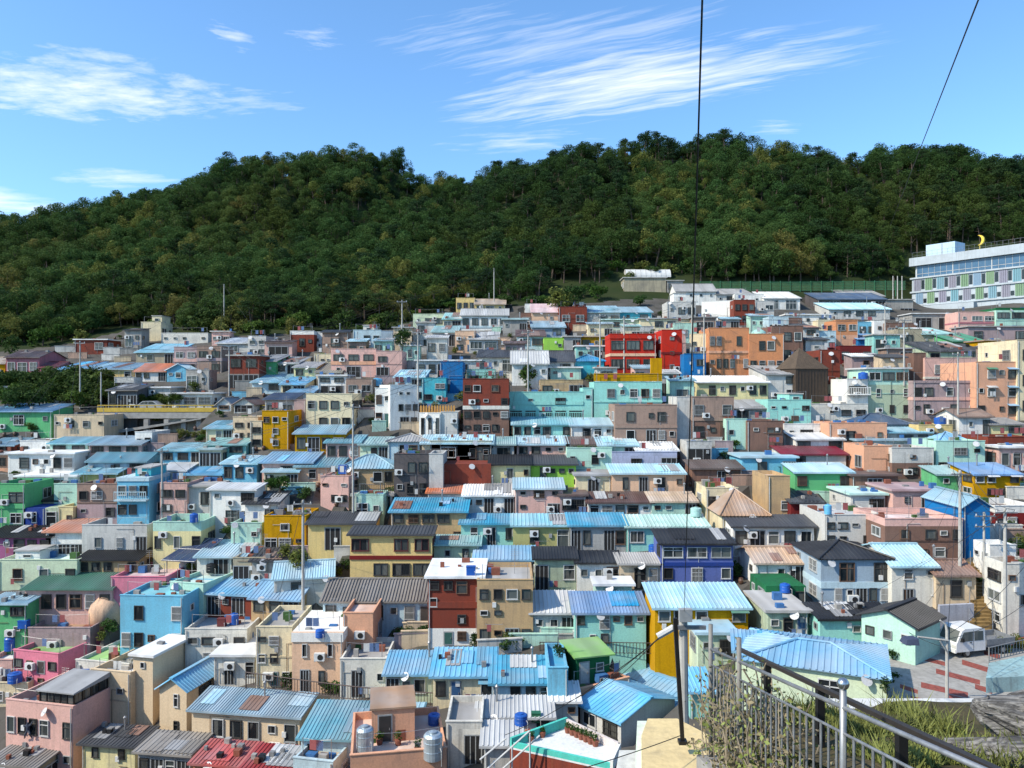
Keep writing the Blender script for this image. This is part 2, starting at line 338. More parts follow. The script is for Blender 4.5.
def hit(px, py):
    d = -(py - HY) / FOC * _Ys - G((px - CX) / FOC * _Ys, _Ys)
    k = int(np.argmax(d <= 0))
    return float(_Ys[k]) if d[k] <= 0 else 300.0
PADS = []       # (matrix inverse, half width, depth, z): level plots cut for the houses
# ------------------------------------------------------------------ houses
_wm = {}; WR = random.Random(2)
def win_mesh(w, h, kind, fr):
    vr = WR.choice((0, 0, 1, 2)) if kind in 'wWG' else 0; key = (round(w, 1), round(h, 1), kind, fr, vr)
    if key in _wm: return _wm[key]
    w, h = max(.3, key[0]), max(.3, key[1]); f = MB(); g = MB(); t = 0.06 if w > .8 else .045
    y0, y1 = -0.10, 0.02
    f.box(-w/2, w/2, y0, y1, h/2 - t, h/2); f.box(-w/2, w/2, y0, y1, -h/2, -h/2 + t)
    f.box(-w/2, -w/2 + t, y0, y1, -h/2 + t, h/2 - t); f.box(w/2 - t, w/2, y0, y1, -h/2 + t, h/2 - t)
    nm = max(1, int(round(w / 0.75)))
    for i in range(1, nm):
        x = -w/2 + w * i / nm; f.box(x - .025, x + .025, y0 + .015, y1, -h/2 + t, h/2 - t)
    if vr == 1:                                       # security grille
        for i in range(1, 9): x = -w/2 + w * i / 9; f.box(x - .012, x + .012, y0 - .05, y0 - .03, -h/2, h/2)
        for zz in (-h/2 + .03, 0, h/2 - .03): f.box(-w/2, w/2, y0 - .055, y0 - .031, zz - .014, zz + .014)
    if vr == 2: f.box(-w/2 + t, w/2 - t, y0 + .015, y1, h * .16, h * .16 + .05)
    if kind == 'G': f.box(-w/2 + t, w/2 - t, y0 + .02, y1, h * .18, h * .18 + .05)
    if kind in 'wW': f.box(-w/2 - .04, w/2 + .04, -.11, 0.02, -h/2 - .045, -h/2 - .003)   # sill
    g.box(-w/2 + t, w/2 - t, -.03, .012, -h/2 + t, h/2 - t)
    _wm[key] = (f.mesh('window', M_FR[fr]), g.mesh('pane', M_GLASS)); return _wm[key]
def add_window(parent, x, y, z, rz, w, h, kind='w', fr='w'):
    a, b = win_mesh(w, h, kind, fr); o = put('window', a, parent, (x, y, z), rz); put('pane', b, o); return o
def door_mesh(w, h, col):
    key = ('d', round(w, 1), round(h, 1), col)
    if key not in _wm:
        f = MB(); f.box(-w/2, w/2, -.05, .02, 0, h, 0); f.box(-w/2 + .09, w/2 - .09, -.065, -.052, .08, h - .09, 1); f.box(w/2 - .2, w/2 - .15, -.11, -.066, h * .45, h * .45 + .12, 2)
        _wm[key] = f.mesh('door', [M_FR['g'], plain('door_' + str(len(_wm)), col, .5), M_STEEL])
    return _wm[key]
def ac_mesh():
    if 'ac' not in _wm:
        f = MB(); f.box(-.4, .4, -.38, -.06, 0, .58, 0)
        f.tube([(0.08, -.381, .29), (0.08, -.40, .29)], .22, 12, 1); f.box(-.36, -.3, -.4, .0, -.06, -.002, 2); f.box(.3, .36, -.4, .0, -.06, -.002, 2)
        _wm['ac'] = f.mesh('air_conditioner', [M_ACW, M_BLACK, M_STEEL])
    return _wm['ac']
def dish_mesh():
    if 'dish' not in _wm:
        f = MB(); prof = [(0.02, 0), (.14, .02), (.25, .06), (.33, .11)]
        f.lathe(prof, 14); f.tube([(0, 0, 0), (0, 0.1, -.25), (0, .1, -.5)], .02, 6); f.tube([(0.3, 0, .1), (0, 0, .38)], .012, 4)
        _wm['dish'] = f.mesh('satellite_dish', plain('dish_grey', (.5, .5, .5), .5))
    return _wm['dish']
DOORC = [(.06, .05, .045), (.10, .06, .04), (.03, .09, .2), (.3, .3, .3), (.05, .05, .055), (.04, .12, .10)]
def facade(root, spec, w, z0, h, mk, fr, r, dark=False):
    """spec: storeys from the top, split by '/'; mk(x, dz) places a thing at x along the wall"""
    rows = spec.split('/'); sh = h / len(rows)
    for ri, row in enumerate(rows):
        zb = z0 + h - (ri + 1) * sh; n = len(row)
        if not n: continue
        cell = w / n
        for i, ch in enumerate(row):
            x = -w/2 + cell * (i + .5)
            if ch == '.' and n > 1 and cell > .9 and r.random() < .42: ch = r.choice('bsswb')
            if ch == '.': continue
            f = fr if (fr != 'w' or r.random() < .5) else r.choice('dgb')
            if ch in 'bB': f = 'd'; ch = 'w' if ch == 'b' else 'W'
            if ch in 'wW':
                ww = min(1.5, cell * .68) if ch == 'w' else min(2.7, cell * .84); hh = min(1.3, sh * .5)
                p, rz = mk(x, zb + sh * .56); add_window(root, *p, rz, ww, hh, ch, f)
            elif ch == 's': p, rz = mk(x, zb + sh * .62); add_window(root, *p, rz, min(.55, cell * .6), min(.55, sh * .26), 's', f)
            elif ch == 't': p, rz = mk(x, zb + sh * .5); add_window(root, *p, rz, min(.6, cell * .5), sh * .76, 't', 'd')
            elif ch == 'G': p, rz = mk(x, zb + sh * .44); add_window(root, *p, rz, min(2.4, cell * .85), min(2.0, sh * .78), 'G', f)
            elif ch == 'd': p, rz = mk(x, zb + .02); put('door', door_mesh(min(.95, cell * .7), min(2.0, sh * .8), r.choice(DOORC)), root, p, rz)
            elif ch == 'D':
                p, rz = mk(x, zb + .02); ww, hh = min(3.0, cell * .88), min(2.1, sh * .8)
                m = MB(); m.box(-ww/2, ww/2, -.03, .02, 0, hh, 0); m.box(-ww/2 - .08, -ww/2 - .002, -.07, .02, 0, hh + .08, 1); m.box(ww/2 + .002, ww/2 + .08, -.07, .02, 0, hh + .08, 1); m.box(-ww/2, ww/2, -.07, .02, hh + .002, hh + .08, 1)
                for k in range(1, 3): m.box(-ww/2 + ww * k / 3 - .03, -ww/2 + ww * k / 3 + .03, -.05, -.032, 0, hh, 1)
                m.build('doorway', [M_BLACK, M_FR['g']], root, p, rz)
            elif ch == 'a': p, rz = mk(x, zb + sh * .35); put('air_conditioner', ac_mesh(), root, p, rz)
            elif ch == 'v':                                  # window under a little sheet canopy
                ww = min(1.5, cell * .75); hh = min(1.1, sh * .45); p, rz = mk(x, zb + sh * .52); o = add_window(root, *p, rz, ww, hh, 'w', f)
                m = MB(); m.hexa([(-ww/2 - .15, -.55, hh/2 + .08), (ww/2 + .15, -.55, hh/2 + .08), (ww/2 + .15, 0, hh/2 + .3), (-ww/2 - .15, 0, hh/2 + .3), (-ww/2 - .15, -.55, hh/2 + .11), (ww/2 + .15, -.55, hh/2 + .11), (ww/2 + .15, 0, hh/2 + .33), (-ww/2 - .15, 0, hh/2 + .33)])
                m.build('canopy', roofmat(r.choice([RF['ltgrey'], RF['blue'], RF['white'], RF['green']])), root, p, rz)
HOUSES = {}; RECTS = []
def rt0_ok(w): return w > 2.2
def col(c): return P[c] if isinstance(c, str) else c
def h(x0, x1, yt, yb, wall, roof, wins, label, d=5.0, yaw=0.0, Y=None, L_='', R_='', fr='w', rise=None, par=.42, band=None, bal=None, ph=None, name=None, lower=None, dirt=.55, ov=.28, pcol=None, cat='house', nm='house', rail=None, clutter=True, key=None):
    """one house: pixel box of its front, turned into a real box on the terrain"""
    r = random.Random(hash((x0, yt, x1)) & 0xffff); r = random.Random(int(x0 * 7919 + yt * 104729 + x1) & 0xffffff)
    if cat == 'house':
        for k in ('cottage', 'hut', 'shed'):
            if ' ' + k in label.replace(' hut with a tent', ' hut with a tent') and 'shed roof' not in label and 'green shed' not in label and 'rooftop hut' not in label and 'roof hut' not in label: cat = nm = k; break
    xc = (x0 + x1) / 2
    if Y is None: Y = hit(xc, yb)
    a = R(yaw); w = (x1 - x0) * Y / FOC / max(.35, math.cos(a)); z0 = -(yb - HY) * Y / FOC; H = (yb - yt) * Y / FOC
    rr_ = roof.split(':')
    if rr_[0] in 'sg' and len(rr_) > 2 and rise is None:      # depth that gives the roof its pictured height at a usual pitch
        yq = float(rr_[2]); sl_ = .16 if rr_[0] == 's' else .30; den = sl_ + (yq - HY) / FOC
        d = (yt - yq) * Y / FOC / max(.08, den) * (1 if rr_[0] == 's' else 2); d = max(2.6, min(7.5, d))
    root = empty(nm, label, cat, ((xc - CX) / FOC * Y, Y, z0), -a)
    M = Matrix.Translation(root.location) @ Matrix.Rotation(-a, 4, 'Z'); PADS.append((M.inverted(), w / 2, d, z0)); RECTS.append((x0 - 1, x1 + 1, (float(rr_[2]) if len(rr_) > 2 else yt - 4), yb, Y, label))
    rc = roof.split(':'); rt = rc[0]; rcol = (RF.get(rc[1]) or P[rc[1]]) if len(rc) > 1 else RF['concrete']; yr = float(rc[2]) if len(rc) > 2 else None
    hw = w / 2; zb = -3.2; pit = r.choice((.22, .25, .28, .32, .36))
    Wm = paint(col(wall), dirt=dirt); wall_m = MB(); mats = [Wm]
    def split(z1):
        if lower:
            lf = lower[1] * H; mats.append(paint(col(lower[0]), dirt=dirt))
            wall_m.box(-hw, hw, 0, d, zb, lf - .003, 1); wall_m.box(-hw, hw, 0, d, lf, z1, 0)
        else: wall_m.box(-hw, hw, 0, d, zb, z1, 0)
    dep = {'s': d, 'g': d / 2, 'h': d / 2, 'p': d / 2, 'y': 0, 'c': d / 2}
    rise0 = rise; rise = 1.0
    if rt in dep:
        if rise0: rise = rise0
        elif yr is None: rise = {'s': .8, 'g': 1.0, 'h': 1.1, 'p': 1.6, 'y': 1.1, 'c': .9}[rt]
        else: rise = max(.2, min(3.0, -(yr - HY) * (Y + dep[rt]) / FOC - z0 - H))
    top = H
    if rt in 'fF':
        if rt == 'f':
            pz = H - par; split(pz); pm = MB(); t = .14
            pm.box(-hw, hw, 0, t, pz + .002, H); pm.box(-hw, hw, d - t, d, pz + .002, H); pm.box(-hw, -hw + t, t + .002, d - t - .002, pz + .002, H); pm.box(hw - t, hw, t + .002, d - t - .002, pz + .002, H)
            pm.box(-hw - .04, hw + .04, -.04, t + .04, H + .002, H + .06)
            pm.build('parapet', paint(col(pcol or wall), dirt=dirt), root)
            q = MB(); q.box(-hw + t, hw - t, t, d - t, pz - .1, pz + .03); q.build('roof', roofmat(rcol, .8), root); top = pz + .03
        else:
            split(H); q = MB(); q.box(-hw - ov, hw + ov, -ov, d + ov * .5, H + .002, H + .2); q.build('roof', roofmat(rcol, .75), root); top = H + .2
    elif rt == 's':
        split(H); wall_m.prism([(-hw, 0, H + .002), (-hw, d, H + .002), (-hw, d, H + rise)], (2 * hw, 0, 0))
        sl = rise / d; q = MB(); q.corr((-hw - ov, -ov, H - sl * ov + .04), (hw + ov, -ov, H - sl * ov + .04), (hw + ov, d + .1, H + rise + sl * .1 + .04), (-hw - ov, d + .1, H + rise + sl * .1 + .04), pit)
        q.box(-hw - ov, hw + ov, -ov - .06, -ov - .002, H - sl * ov - .10, H - sl * ov + .05)
        q.build('roof', roofmat(rcol), root); top = None
    elif rt in 'gc':
        split(H); wall_m.prism([(-hw, 0, H + .002), (-hw, d, H + .002), (-hw, d / 2, H + rise)], (2 * hw, 0, 0))
        sl = rise / (d / 2); q = MB(); ze = H - sl * ov + .04; am = .09 if rt == 'c' else .045; pi = .26 if rt == 'c' else pit
        q.corr((-hw - ov, -ov, ze), (hw + ov, -ov, ze), (hw + ov, d / 2, H + rise + .04), (-hw - ov, d / 2, H + rise + .04), pi, am)
        q.corr((hw + ov, d + ov, ze), (-hw - ov, d + ov, ze), (-hw - ov, d / 2, H + rise + .04), (hw + ov, d / 2, H + rise + .04), pi, am)
        q.box(-hw - ov, hw + ov, d / 2 - .16, d / 2 + .16, H + rise + .03, H + rise + .12)
        q.box(-hw - ov, hw + ov, -ov - .05, -ov - .002, ze - .13, ze + .01)
        q.build('roof', roofmat(rcol), root); top = None
    elif rt == 'y':
        split(H); wall_m.prism([(-hw, 0, H + .002), (hw, 0, H + .002), (0, 0, H + rise)], (0, d, 0))
        sl = rise / hw; q = MB(); ze = H - sl * ov + .04
        q.corr((-hw - ov, d + ov, ze), (-hw - ov, -ov, ze), (0, -ov, H + rise + .04), (0, d + ov, H + rise + .04))
        q.corr((hw + ov, -ov, ze), (hw + ov, d + ov, ze), (0, d + ov, H + rise + .04), (0, -ov, H + rise + .04))
        q.box(-.16, .16, -ov, d + ov, H + rise + .03, H + rise + .11); q.build('roof', roofmat(rcol), root); top = None
    elif rt in 'hp':
        split(H); rl = 0 if rt == 'p' else max(0, hw - d / 2); q = MB(); ze = H - .05; zr = H + rise
        A, B, Cc, D_ = (-hw - ov, -ov, ze), (hw + ov, -ov, ze), (hw + ov, d + ov, ze), (-hw - ov, d + ov, ze); E, F = (-rl - .02, d / 2, zr), (rl + .02, d / 2, zr)
        q.corr(A, B, F, E); q.corr(Cc, D_, E, F); q.corr(B, Cc, F, F); q.corr(D_, A, E, E)
        for u, v_ in ((A, E), (B, F), (E, F)): q.tube([Vector(u) + Vector((0, 0, .07)), Vector(v_) + Vector((0, 0, .07))], .08, 6)
        q.build('roof', roofmat(rcol), root); top = None
    else: split(H)
    wall_m.build('wall', mats, root)
    xs_ = root.location.x
    if not L_ and xs_ > 2 and r.random() < .6: L_ = r.choice(('s.', '.w', 'w', '.s', 'sw'))
    if not R_ and xs_ < -2 and r.random() < .6: R_ = r.choice(('s.', '.w', 'w', '.s', 'ws'))
    if L_ and '/' in wins and '/' not in L_: L_ = '/'.join([L_] * len(wins.split('/')))
    if R_ and '/' in wins and '/' not in R_: R_ = '/'.join([R_] * len(wins.split('/')))
    if wins: facade(root, wins, w, 0, H - (par if rt == 'f' else 0), lambda x, z: ((x, 0, z), 0), fr, r)
    if L_: facade(root, L_, d, 0, H - (par if rt == 'f' else 0), lambda x, z: ((-hw, d / 2 - x, z), -math.pi / 2), fr, r)
    if R_: facade(root, R_, d, 0, H - (par if rt == 'f' else 0), lambda x, z: ((hw, d / 2 + x, z), math.pi / 2), fr, r)
    if band:
        for bc, fz, th in ([band] if not isinstance(band, list) else band):
            q = MB(); q.box(-hw - .03, hw + .03, -.09, d * .98, H * fz - th / 2, H * fz + th / 2); q.build('ledge', paint(col(bc), dirt=dirt), root)
    if bal:
        fz, bc, out = bal; q = MB(); q.box(-hw, hw, -out, -.003, H * fz - .15, H * fz); q.box(-hw, hw, -out, -out + .06, H * fz + .78, H * fz + .86)
        n = max(4, int(w / .22))
        for i in range(n + 1): x = -hw + .03 + (w - .06) * i / n; q.box(x - .025, x + .025, -out + .01, -out + .05, H * fz, H * fz + .78)
        q.build('balcony', paint(col(bc), dirt=.3), root)
    if rail and top is not None:
        q = MB(); n = max(4, int(w / .9)); zt = H + (.06 if rt == 'f' else .2)
        for zz in (.35, .7): q.tube([(-hw, .05, zt + zz), (hw, .05, zt + zz)], .025, 5)
        for i in range(n + 1): x = -hw + w * i / n; q.tube([(x, .05, zt), (x, .05, zt + .72)], .025, 5)
        q.build('roof_railing', rail if not isinstance(rail, str) else M_FR[rail], root)
    if ph and top is not None:
        for (f0, f1, hh, pc, py0) in ([ph] if not isinstance(ph, list) else ph):
            q = MB(); X0, X1 = -hw + w * f0, -hw + w * f1; q.box(X0 + .1, X1 - .1, py0, d - .3, top + .002, top + hh); o = q.build('stair_house', paint(col(pc), dirt=dirt), root)
            q = MB(); q.box(X0, X1, py0 - .12, d - .2, top + hh + .002, top + hh + .14); q.build('stair_house_roof', roofmat(RF['concrete'], .8), o)
            add_window(o, (X0 + X1) / 2, py0, top + hh * .55, 0, min(.8, (X1 - X0) * .5), min(.7, hh * .35), 's', fr)
    if clutter:
        if rt in 'sg' and rt0_ok(w) and r.random() < .55:                      # odd sheets patched in, weights on the roof
            dd = d if rt == 's' else d / 2; sl = rise / dd; rq = random.Random(int(w * 1000))
            for _k in range(rq.randint(1, 3)):
                X0 = rq.uniform(-hw, hw - 1); X1 = min(hw + .2, X0 + rq.uniform(.8, 2.2)); Y0 = rq.uniform(-.2, dd * .5); Y1 = min(dd, Y0 + rq.uniform(1, dd)); zf = lambda y: H + sl * y + .10
                q = MB(); q.corr((X0, Y0, zf(Y0)), (X1, Y0, zf(Y0)), (X1, Y1, zf(Y1)), (X0, Y1, zf(Y1)), .3, .03, 0, .02); q.build('roof_patch', roofmat(rq.choice([RF['ltgrey'], RF['grey'], rcol, rcol, shade(rcol, .7), shade(rcol, 1.25), RF['tile']]), .6, .9), root)
            if rq.random() < .5:
                for _k in range(rq.randint(2, 6)):
                    X0 = rq.uniform(-hw * .9, hw * .9); Y0 = rq.uniform(.2, dd * .85); s = rq.uniform(.1, .22); q = MB(); q.box(X0 - s, X0 + s, Y0 - s, Y0 + s, H + sl * Y0 + .05, H + sl * Y0 + .22 + s); q.build('roof_weight', rq.choice([M_CONC, plain('pot_clay', (.22, .07, .04), .8), plain('crate_grey', (.2, .2, .2), .7), M_BLKM]), root)
        if H > 1.9 and w > 2.4:                                                # conduits, meters, floor line
            rq = random.Random(int(w * 977 + H * 131))
            if rq.random() < .6:
                q = MB(); x = rq.uniform(-hw * .9, hw * .9); x2 = max(-hw, min(hw, x + rq.uniform(-2, 2))); zz = H * rq.uniform(.45, .9); q.tube([(x, -.05, .1), (x, -.05, zz), (x2, -.05, zz)], .022, 5); q.build('conduit', rq.choice([M_PVC, M_BLKM, M_FR['b'], M_FR['g']]), root)
            if rq.random() < .45:
                q = MB(); x = rq.uniform(-hw * .85, hw * .85); zz = H * rq.uniform(.3, .7); q.box(x - .15, x + .15, -.14, -.003, zz, zz + .38); q.build('meter_box', rq.choice([M_FR['g'], M_ACW]), root)
            if rq.random() < .4 and H > 3.6 and not band:
                q = MB(); q.box(-hw - .02, hw + .02, -.06, -.003, H * .5 - .07, H * .5 + .05); q.build('floor_line', paint(shade(col(wall), .8), dirt=.8), root)
            if rq.random() < .3:
                q = MB(); x = rq.uniform(-hw * .7, hw * .5); zz = H * rq.uniform(.2, .5) if H > 3 else .9; q.tube([(x, -.35, zz), (x + 1.3, -.35, zz)], .015, 4); q.tube([(x, 0, zz), (x, -.36, zz)], .015, 4); q.tube([(x + 1.3, 0, zz), (x + 1.3, -.36, zz)], .015, 4)
                for _k in range(rq.randint(1, 3)): xx = x + .1 + _k * .4; q.face([(xx, -.352, zz - .55), (xx + .32, -.352, zz - .55), (xx + .32, -.35, zz), (xx, -.35, zz)], rq.randint(1, 3))
                q.build('drying_rail', [M_STEEL, M_FR['w'], plain('cloth_blue', (.10, .16, .30), .9), plain('cloth_red', (.30, .08, .08), .9)], root)
        if r.random() < .5:
            x = r.choice((-1, 1)) * (hw - .12); q = MB(); q.tube([(x, -.07, -1), (x, -.07, H - .1)], .045, 6); q.build('drainpipe', M_PVC, root)
        if r.random() < .25 and H > 1.5 and w > 2.5:
            o = put('satellite_dish', dish_mesh(), root, (r.uniform(-hw * .8, hw * .8), -.22, H * .9), 0); o.rotation_euler = (R(55), 0, r.uniform(-.6, .6))
        if r.random() < .36 and H > 1.8: put('air_conditioner', ac_mesh(), root, (r.uniform(-hw * .75, hw * .75), 0, H * r.choice((.12, .55))), 0)
        if rt == 'f' and w > 2.4 and r.random() < .92:
            n = r.randint(4, 9)
            cm = [plain('pot_clay', (.22, .07, .04), .8), M_CONC, plain('crate_blue', (.04, .14, .34), .6), plain('foliage_pot', (.04, .10, .02), .8), plain('crate_grey', (.2, .2, .2), .7)]
            for _ in range(n):
                X = r.uniform(-hw + .5, hw - .5); Yy = r.uniform(.5, d - .6); s = r.uniform(.15, .4); q = MB(); q.box(X - s, X + s, Yy - s * .7, Yy + s * .7, top + .002, top + r.uniform(.15, .7)); q.build('roof_crate', r.choice(cm), root)
            q = MB(); q.tube([(-hw + .4, .5, top + .02), (-hw + .4, .5, top + 1.5)], .025, 5); q.tube([(hw - .4, .6, top + .02), (hw - .4, .6, top + 1.5)], .025, 5); q.tube([(-hw + .4, .5, top + 1.45), (0, .55, top + 1.35), (hw - .4, .6, top + 1.45)], .012, 4)
            for _k in range(r.randint(0, 3)):
                X = r.uniform(-hw + .6, hw - .9); q.face([(X, .52, top + .75), (X + .45, .52, top + .75), (X + .45, .53, top + 1.39), (X, .53, top + 1.39)], r.randint(1, 3))
            q.build('clothes_line', [M_STEEL, M_FR['w'], plain('cloth_blue', (.10, .16, .30), .9), plain('cloth_red', (.30, .08, .08), .9)], root)
        if rt == 'F':
            rq = random.Random(int(w * 333 + H * 77))
            for _k in range(rq.randint(1, 5)):
                X = rq.uniform(-hw * .85, hw * .85); Yy = rq.uniform(.3, d * .8); s = rq.uniform(.12, .35); q = MB(); q.box(X - s, X + s, Yy - s * .7, Yy + s * .7, top + .002, top + rq.uniform(.12, .55)); q.build('roof_crate', rq.choice([plain('pot_clay', (.22, .07, .04), .8), M_CONC, plain('crate_blue', (.04, .14, .34), .6), plain('crate_grey', (.2, .2, .2), .7)]), root)
        if rt == 'f' and r.random() < .35:
            q = MB(); X = r.uniform(-hw * .6, hw * .6); q.tube([(X, d * .6, top), (X, d * .6, top + 2.1)], .02, 5)
            for k in range(4): q.tube([(X - .35, d * .6, top + 1.5 + k * .17), (X + .35, d * .6, top + 1.5 + k * .17)], .008, 4)
            q.build('aerial', M_STEEL, root)
        if rt in 'sgc' and r.random() < .3:
            q = MB(); X = r.uniform(-hw * .7, hw * .7); q.tube([(X, d * .7, H), (X, d * .7, H + rise + .9)], .07, 8); q.lathe([(.13, H + rise + .9), (.13, H + rise + .98), (.02, H + rise + 1.1)], 8, cx=X, cy=d * .7); q.build('flue', M_STEEL, root)
    root['_t'] = 0; del root['_t']
    if key: HOUSES[key] = (root, w, d, H, top)
    return root
# ---- far left, above and below the hillside road
h(-24,5,363,378,'mustard','g:tan','w','mustard cottage cut by the left edge, beside the dusky pink house')
h(6,39,357,378,'rose','g:brown:351','wGw','dusky pink house with white windows above the dark hedge')
h(40,57,367,378,'rose','g:dkred:362','w','low lean-to of dusky pink, right end of the pink house')
h(57,82,369,381,'turq','s:blue:362','ww','turquoise cottage under the left half of a long blue roof')
h(82,133,369,381,'yellow','s:pale:363','wWw.w','pale yellow long cottage under the washed-out half of the blue roof')
h(75,107,340,354,'brick','F:white','.w','dark red box house with a thick white roof slab beneath the wood')
h(141,161,322,341,'cream','f:white','s.','cream castle-like tower house at the foot of the left wood',ph=(.4,.95,1.6,'cream',1))
h(161,208,333,343,'offwhite','f:ltgrey','.ss.s','long off-white house joined to the cream tower')
h(136,174,352,364,'khaki','s:pale:344','.w.D','olive house with a pale blue sheet roof under the cream tower')
h(174,197,347,374,'mauve','f:grey','ww/bb','pinkish front of the mauve house above the orange-roofed cottage',band=('pink',.52,.6))
h(197,222,346,374,'brownlt','f:grey','bb/.b','brown-mauve block with a railed terrace right of the pinkish front',band=('mauve',.52,.5))
h(217,263,343,356,'ltgrey','s:white:338','.w.w','long pale house with a white sheet roof at the wood edge')
h(228,259,356,388,'brick','F:concrete','bb/DD','dark brick house under the long white-roofed house',lower=('brown',.45))
h(135,166,371,381,'white','g:orange:364','.w.D','white cottage with an orange tile roof above the yellow road barrier')
h(167,190,370,381,'sky','y:pale:364','.w.','small blue cottage with a pale gabled roof next to the orange roof')
h(125,170,388,402,'ltgrey','F:white','','low white flat-roofed workshop behind the hillside trees')
h(168,212,394,409,'offwhite','F:ltgrey','WWW','white roadside house with three wide windows behind the parked cars')
h(108,137,390,411,'dkgrey','s:moss:384','.DD','small sooty grey shed by the poles at the road',dirt=.8)
h(234,254,404,412,'offwhite','y:brown:398','D','small pale gabled house at the road with a brown roof edge')
h(217,231,404,411,'white','y:grey:398','w','tiny white gabled hut behind the white car')
# ---- below the road, left
h(-14,52,411,431,'green','s:blue:404','s.W.s','bright green house with a blue roof and big white window')
h(54,104,415,431,'beige','f:concrete','s.b.W.s','low peach-cream house with a plain parapet under the road')
h(206,232,428,442,'cream','s:greyblue:421','.wD','cream cottage with grey-blue roof beside the bridge pier')
h(233,258,417,441,'beige','f:concrete','bb/bb','beige two-storey house right of the bridge')
h(-14,14,445,454,'brick','s:greyblue:438','w','brick cottage with a grey-blue roof at the left border')
h(20,50,441,453,'white','f:white','..a','white box hut with a bare front between two blue-roofed cottages')
h(50,88,443,455,'mint','s:pale:437','bb','mint cottage with faded blue roof below the cream low house')
h(89,141,444,456,'pink','s:greyblue:436','bbb','pale pink cottage with a broad grey-blue roof')
h(135,152,432,446,'white','f:ltgrey','sb','narrow white house beside the bridge piers')
h(160,206,450,464,'sky','s:pale:443','bbD','sky blue row house with pale cyan roof below the bridge')
h(199,221,450,466,'cream','F:teal','DD','cream house with dark doors right of the sky blue row house')
h(206,246,444,456,'turq','s:teal:438','.b','turquoise cottage under the bridge end with a teal roof')
# ---- upper centre-left
h(248,266,336,356,'ltgrey','f:white','ww/ww','pale grey two-storey house against the dark wood')
h(290,314,331,352,'brick','f:white','.w.','dark red house with one white window and white caps',par=.6,pcol='white')
h(314,328,332,349,'white','f:white','..','plain white wing joined to the dark red house')
h(353,381,330,347,'paleblue','f:white','.ww','pale blue-white house on the terrace by the round bush',ph=(.3,.75,1.2,'offwhite',1))
h(381,393,331,347,'bluegrey','f:grey','','blue-grey flank block of the pale blue house')
h(331,376,349,377,'pink','f:brown','bbb/sD.','long pink two-storey house with three dark windows',band=('salmon',.5,.5))
h(376,402,351,377,'pink','f:grey','b./D.','faded pink annexe at the right of the long pink house')
h(258,276,361,379,'green','s:grey:355','','green sheeted shed at the far left of the white roofs')
h(276,298,363,375,'white','s:ltgrey:357','bD','white cottage with a whitish sheet roof next to the green shed')
h(314,331,354,365,'cream','f:cream','.ss','little cream block under the dark red house')
h(294,316,367,379,'ltyellow','s:grey:362','bs','pale yellow cottage among small white roofs')
h(316,341,372,381,'beige','s:olive:363','.D','tan cottage with an olive roof below the long pink house')
h(318,346,376,393,'white','F:white','bb/D','white house with an open carport and overhanging roof')
h(346,373,379,396,'brownlt','f:brown','ww','brown house with two pale green windows',fr='g')
h(252,281,382,393,'paleblue','s:greyblue:374','.b','pale cottage with grey-blue roof left of the grey house')
h(281,305,384,395,'cream','s:blue:377','bD','cream cottage with a blue roof behind the grey house')
h(288,313,392,401,'ltgrey','s:blue:386','b.','grey cottage with a blue roof tucked above the dark blue roof')
h(265,294,399,424,'grey','s:navy:393','bb','lavender grey house with a dark blue roof',dirt=.3)
h(294,306,400,424,'mauve','f:grey','','shaded side wall of the lavender grey house, shade painted as mauve',dirt=.3)  # side of the grey house; its shade is put into the wall colour
h(306,352,394,431,'cream','f:cream','.bbs/....','large plain cream house with four small openings',R_='.b./...',dirt=.3,d=6)
h(375,391,388,428,'white','f:white','.s/Gd','left wing of the tall white modern house, with a blue domed tank',dirt=.25,key='dome')
h(391,418,385,428,'white','f:white','.ss./.bWb/.D.','tall white modern building with slim windows',yaw=-22,d=6,L_='.s/w./d.',dirt=.25)
h(419,441,413,437,'white','f:white','ttt','white building with three tall dark slits',par=.3,dirt=.2,yaw=8)
h(441,458,412,437,'ltgrey','f:ltgrey','','blank shaded face of the building with the slits, shade painted grey',par=.3,dirt=.3)  # shaded face of the white building, its shade painted in as grey
h(395,424,377,402,'paleblue','s:pale:370','.b/.b','pale blue house with a sheet roof behind the white modern building')
h(422,446,378,403,'cyan','f:teal','.W/b.','teal house with a wide glazed window above the orange picket fence')
h(440,463,362,395,'blue','f:grey','../b.','strong blue house behind the brick building terrace')
h(463,509,379,435,'brick','f:concrete','.W.W./..s../....W/.b.b.','tall brick-red corner building with a crowded railed roof',lower=('brown',.46),band=('offwhite',.49,.45),rail='d',d=7,L_='.../.w./...',key='brickroof')
h(262,289,411,449,'mustard','f:mustard','.../.w./...','mustard block house with one white window',dirt=.3,d=6)
h(250,263,421,449,'beige','f:concrete','b/b','beige strip house left of the mustard block')
h(295,345,433,456,'mustard','s:greyblue:425','.D.W','mustard cottage under a grey-blue sheet roof')
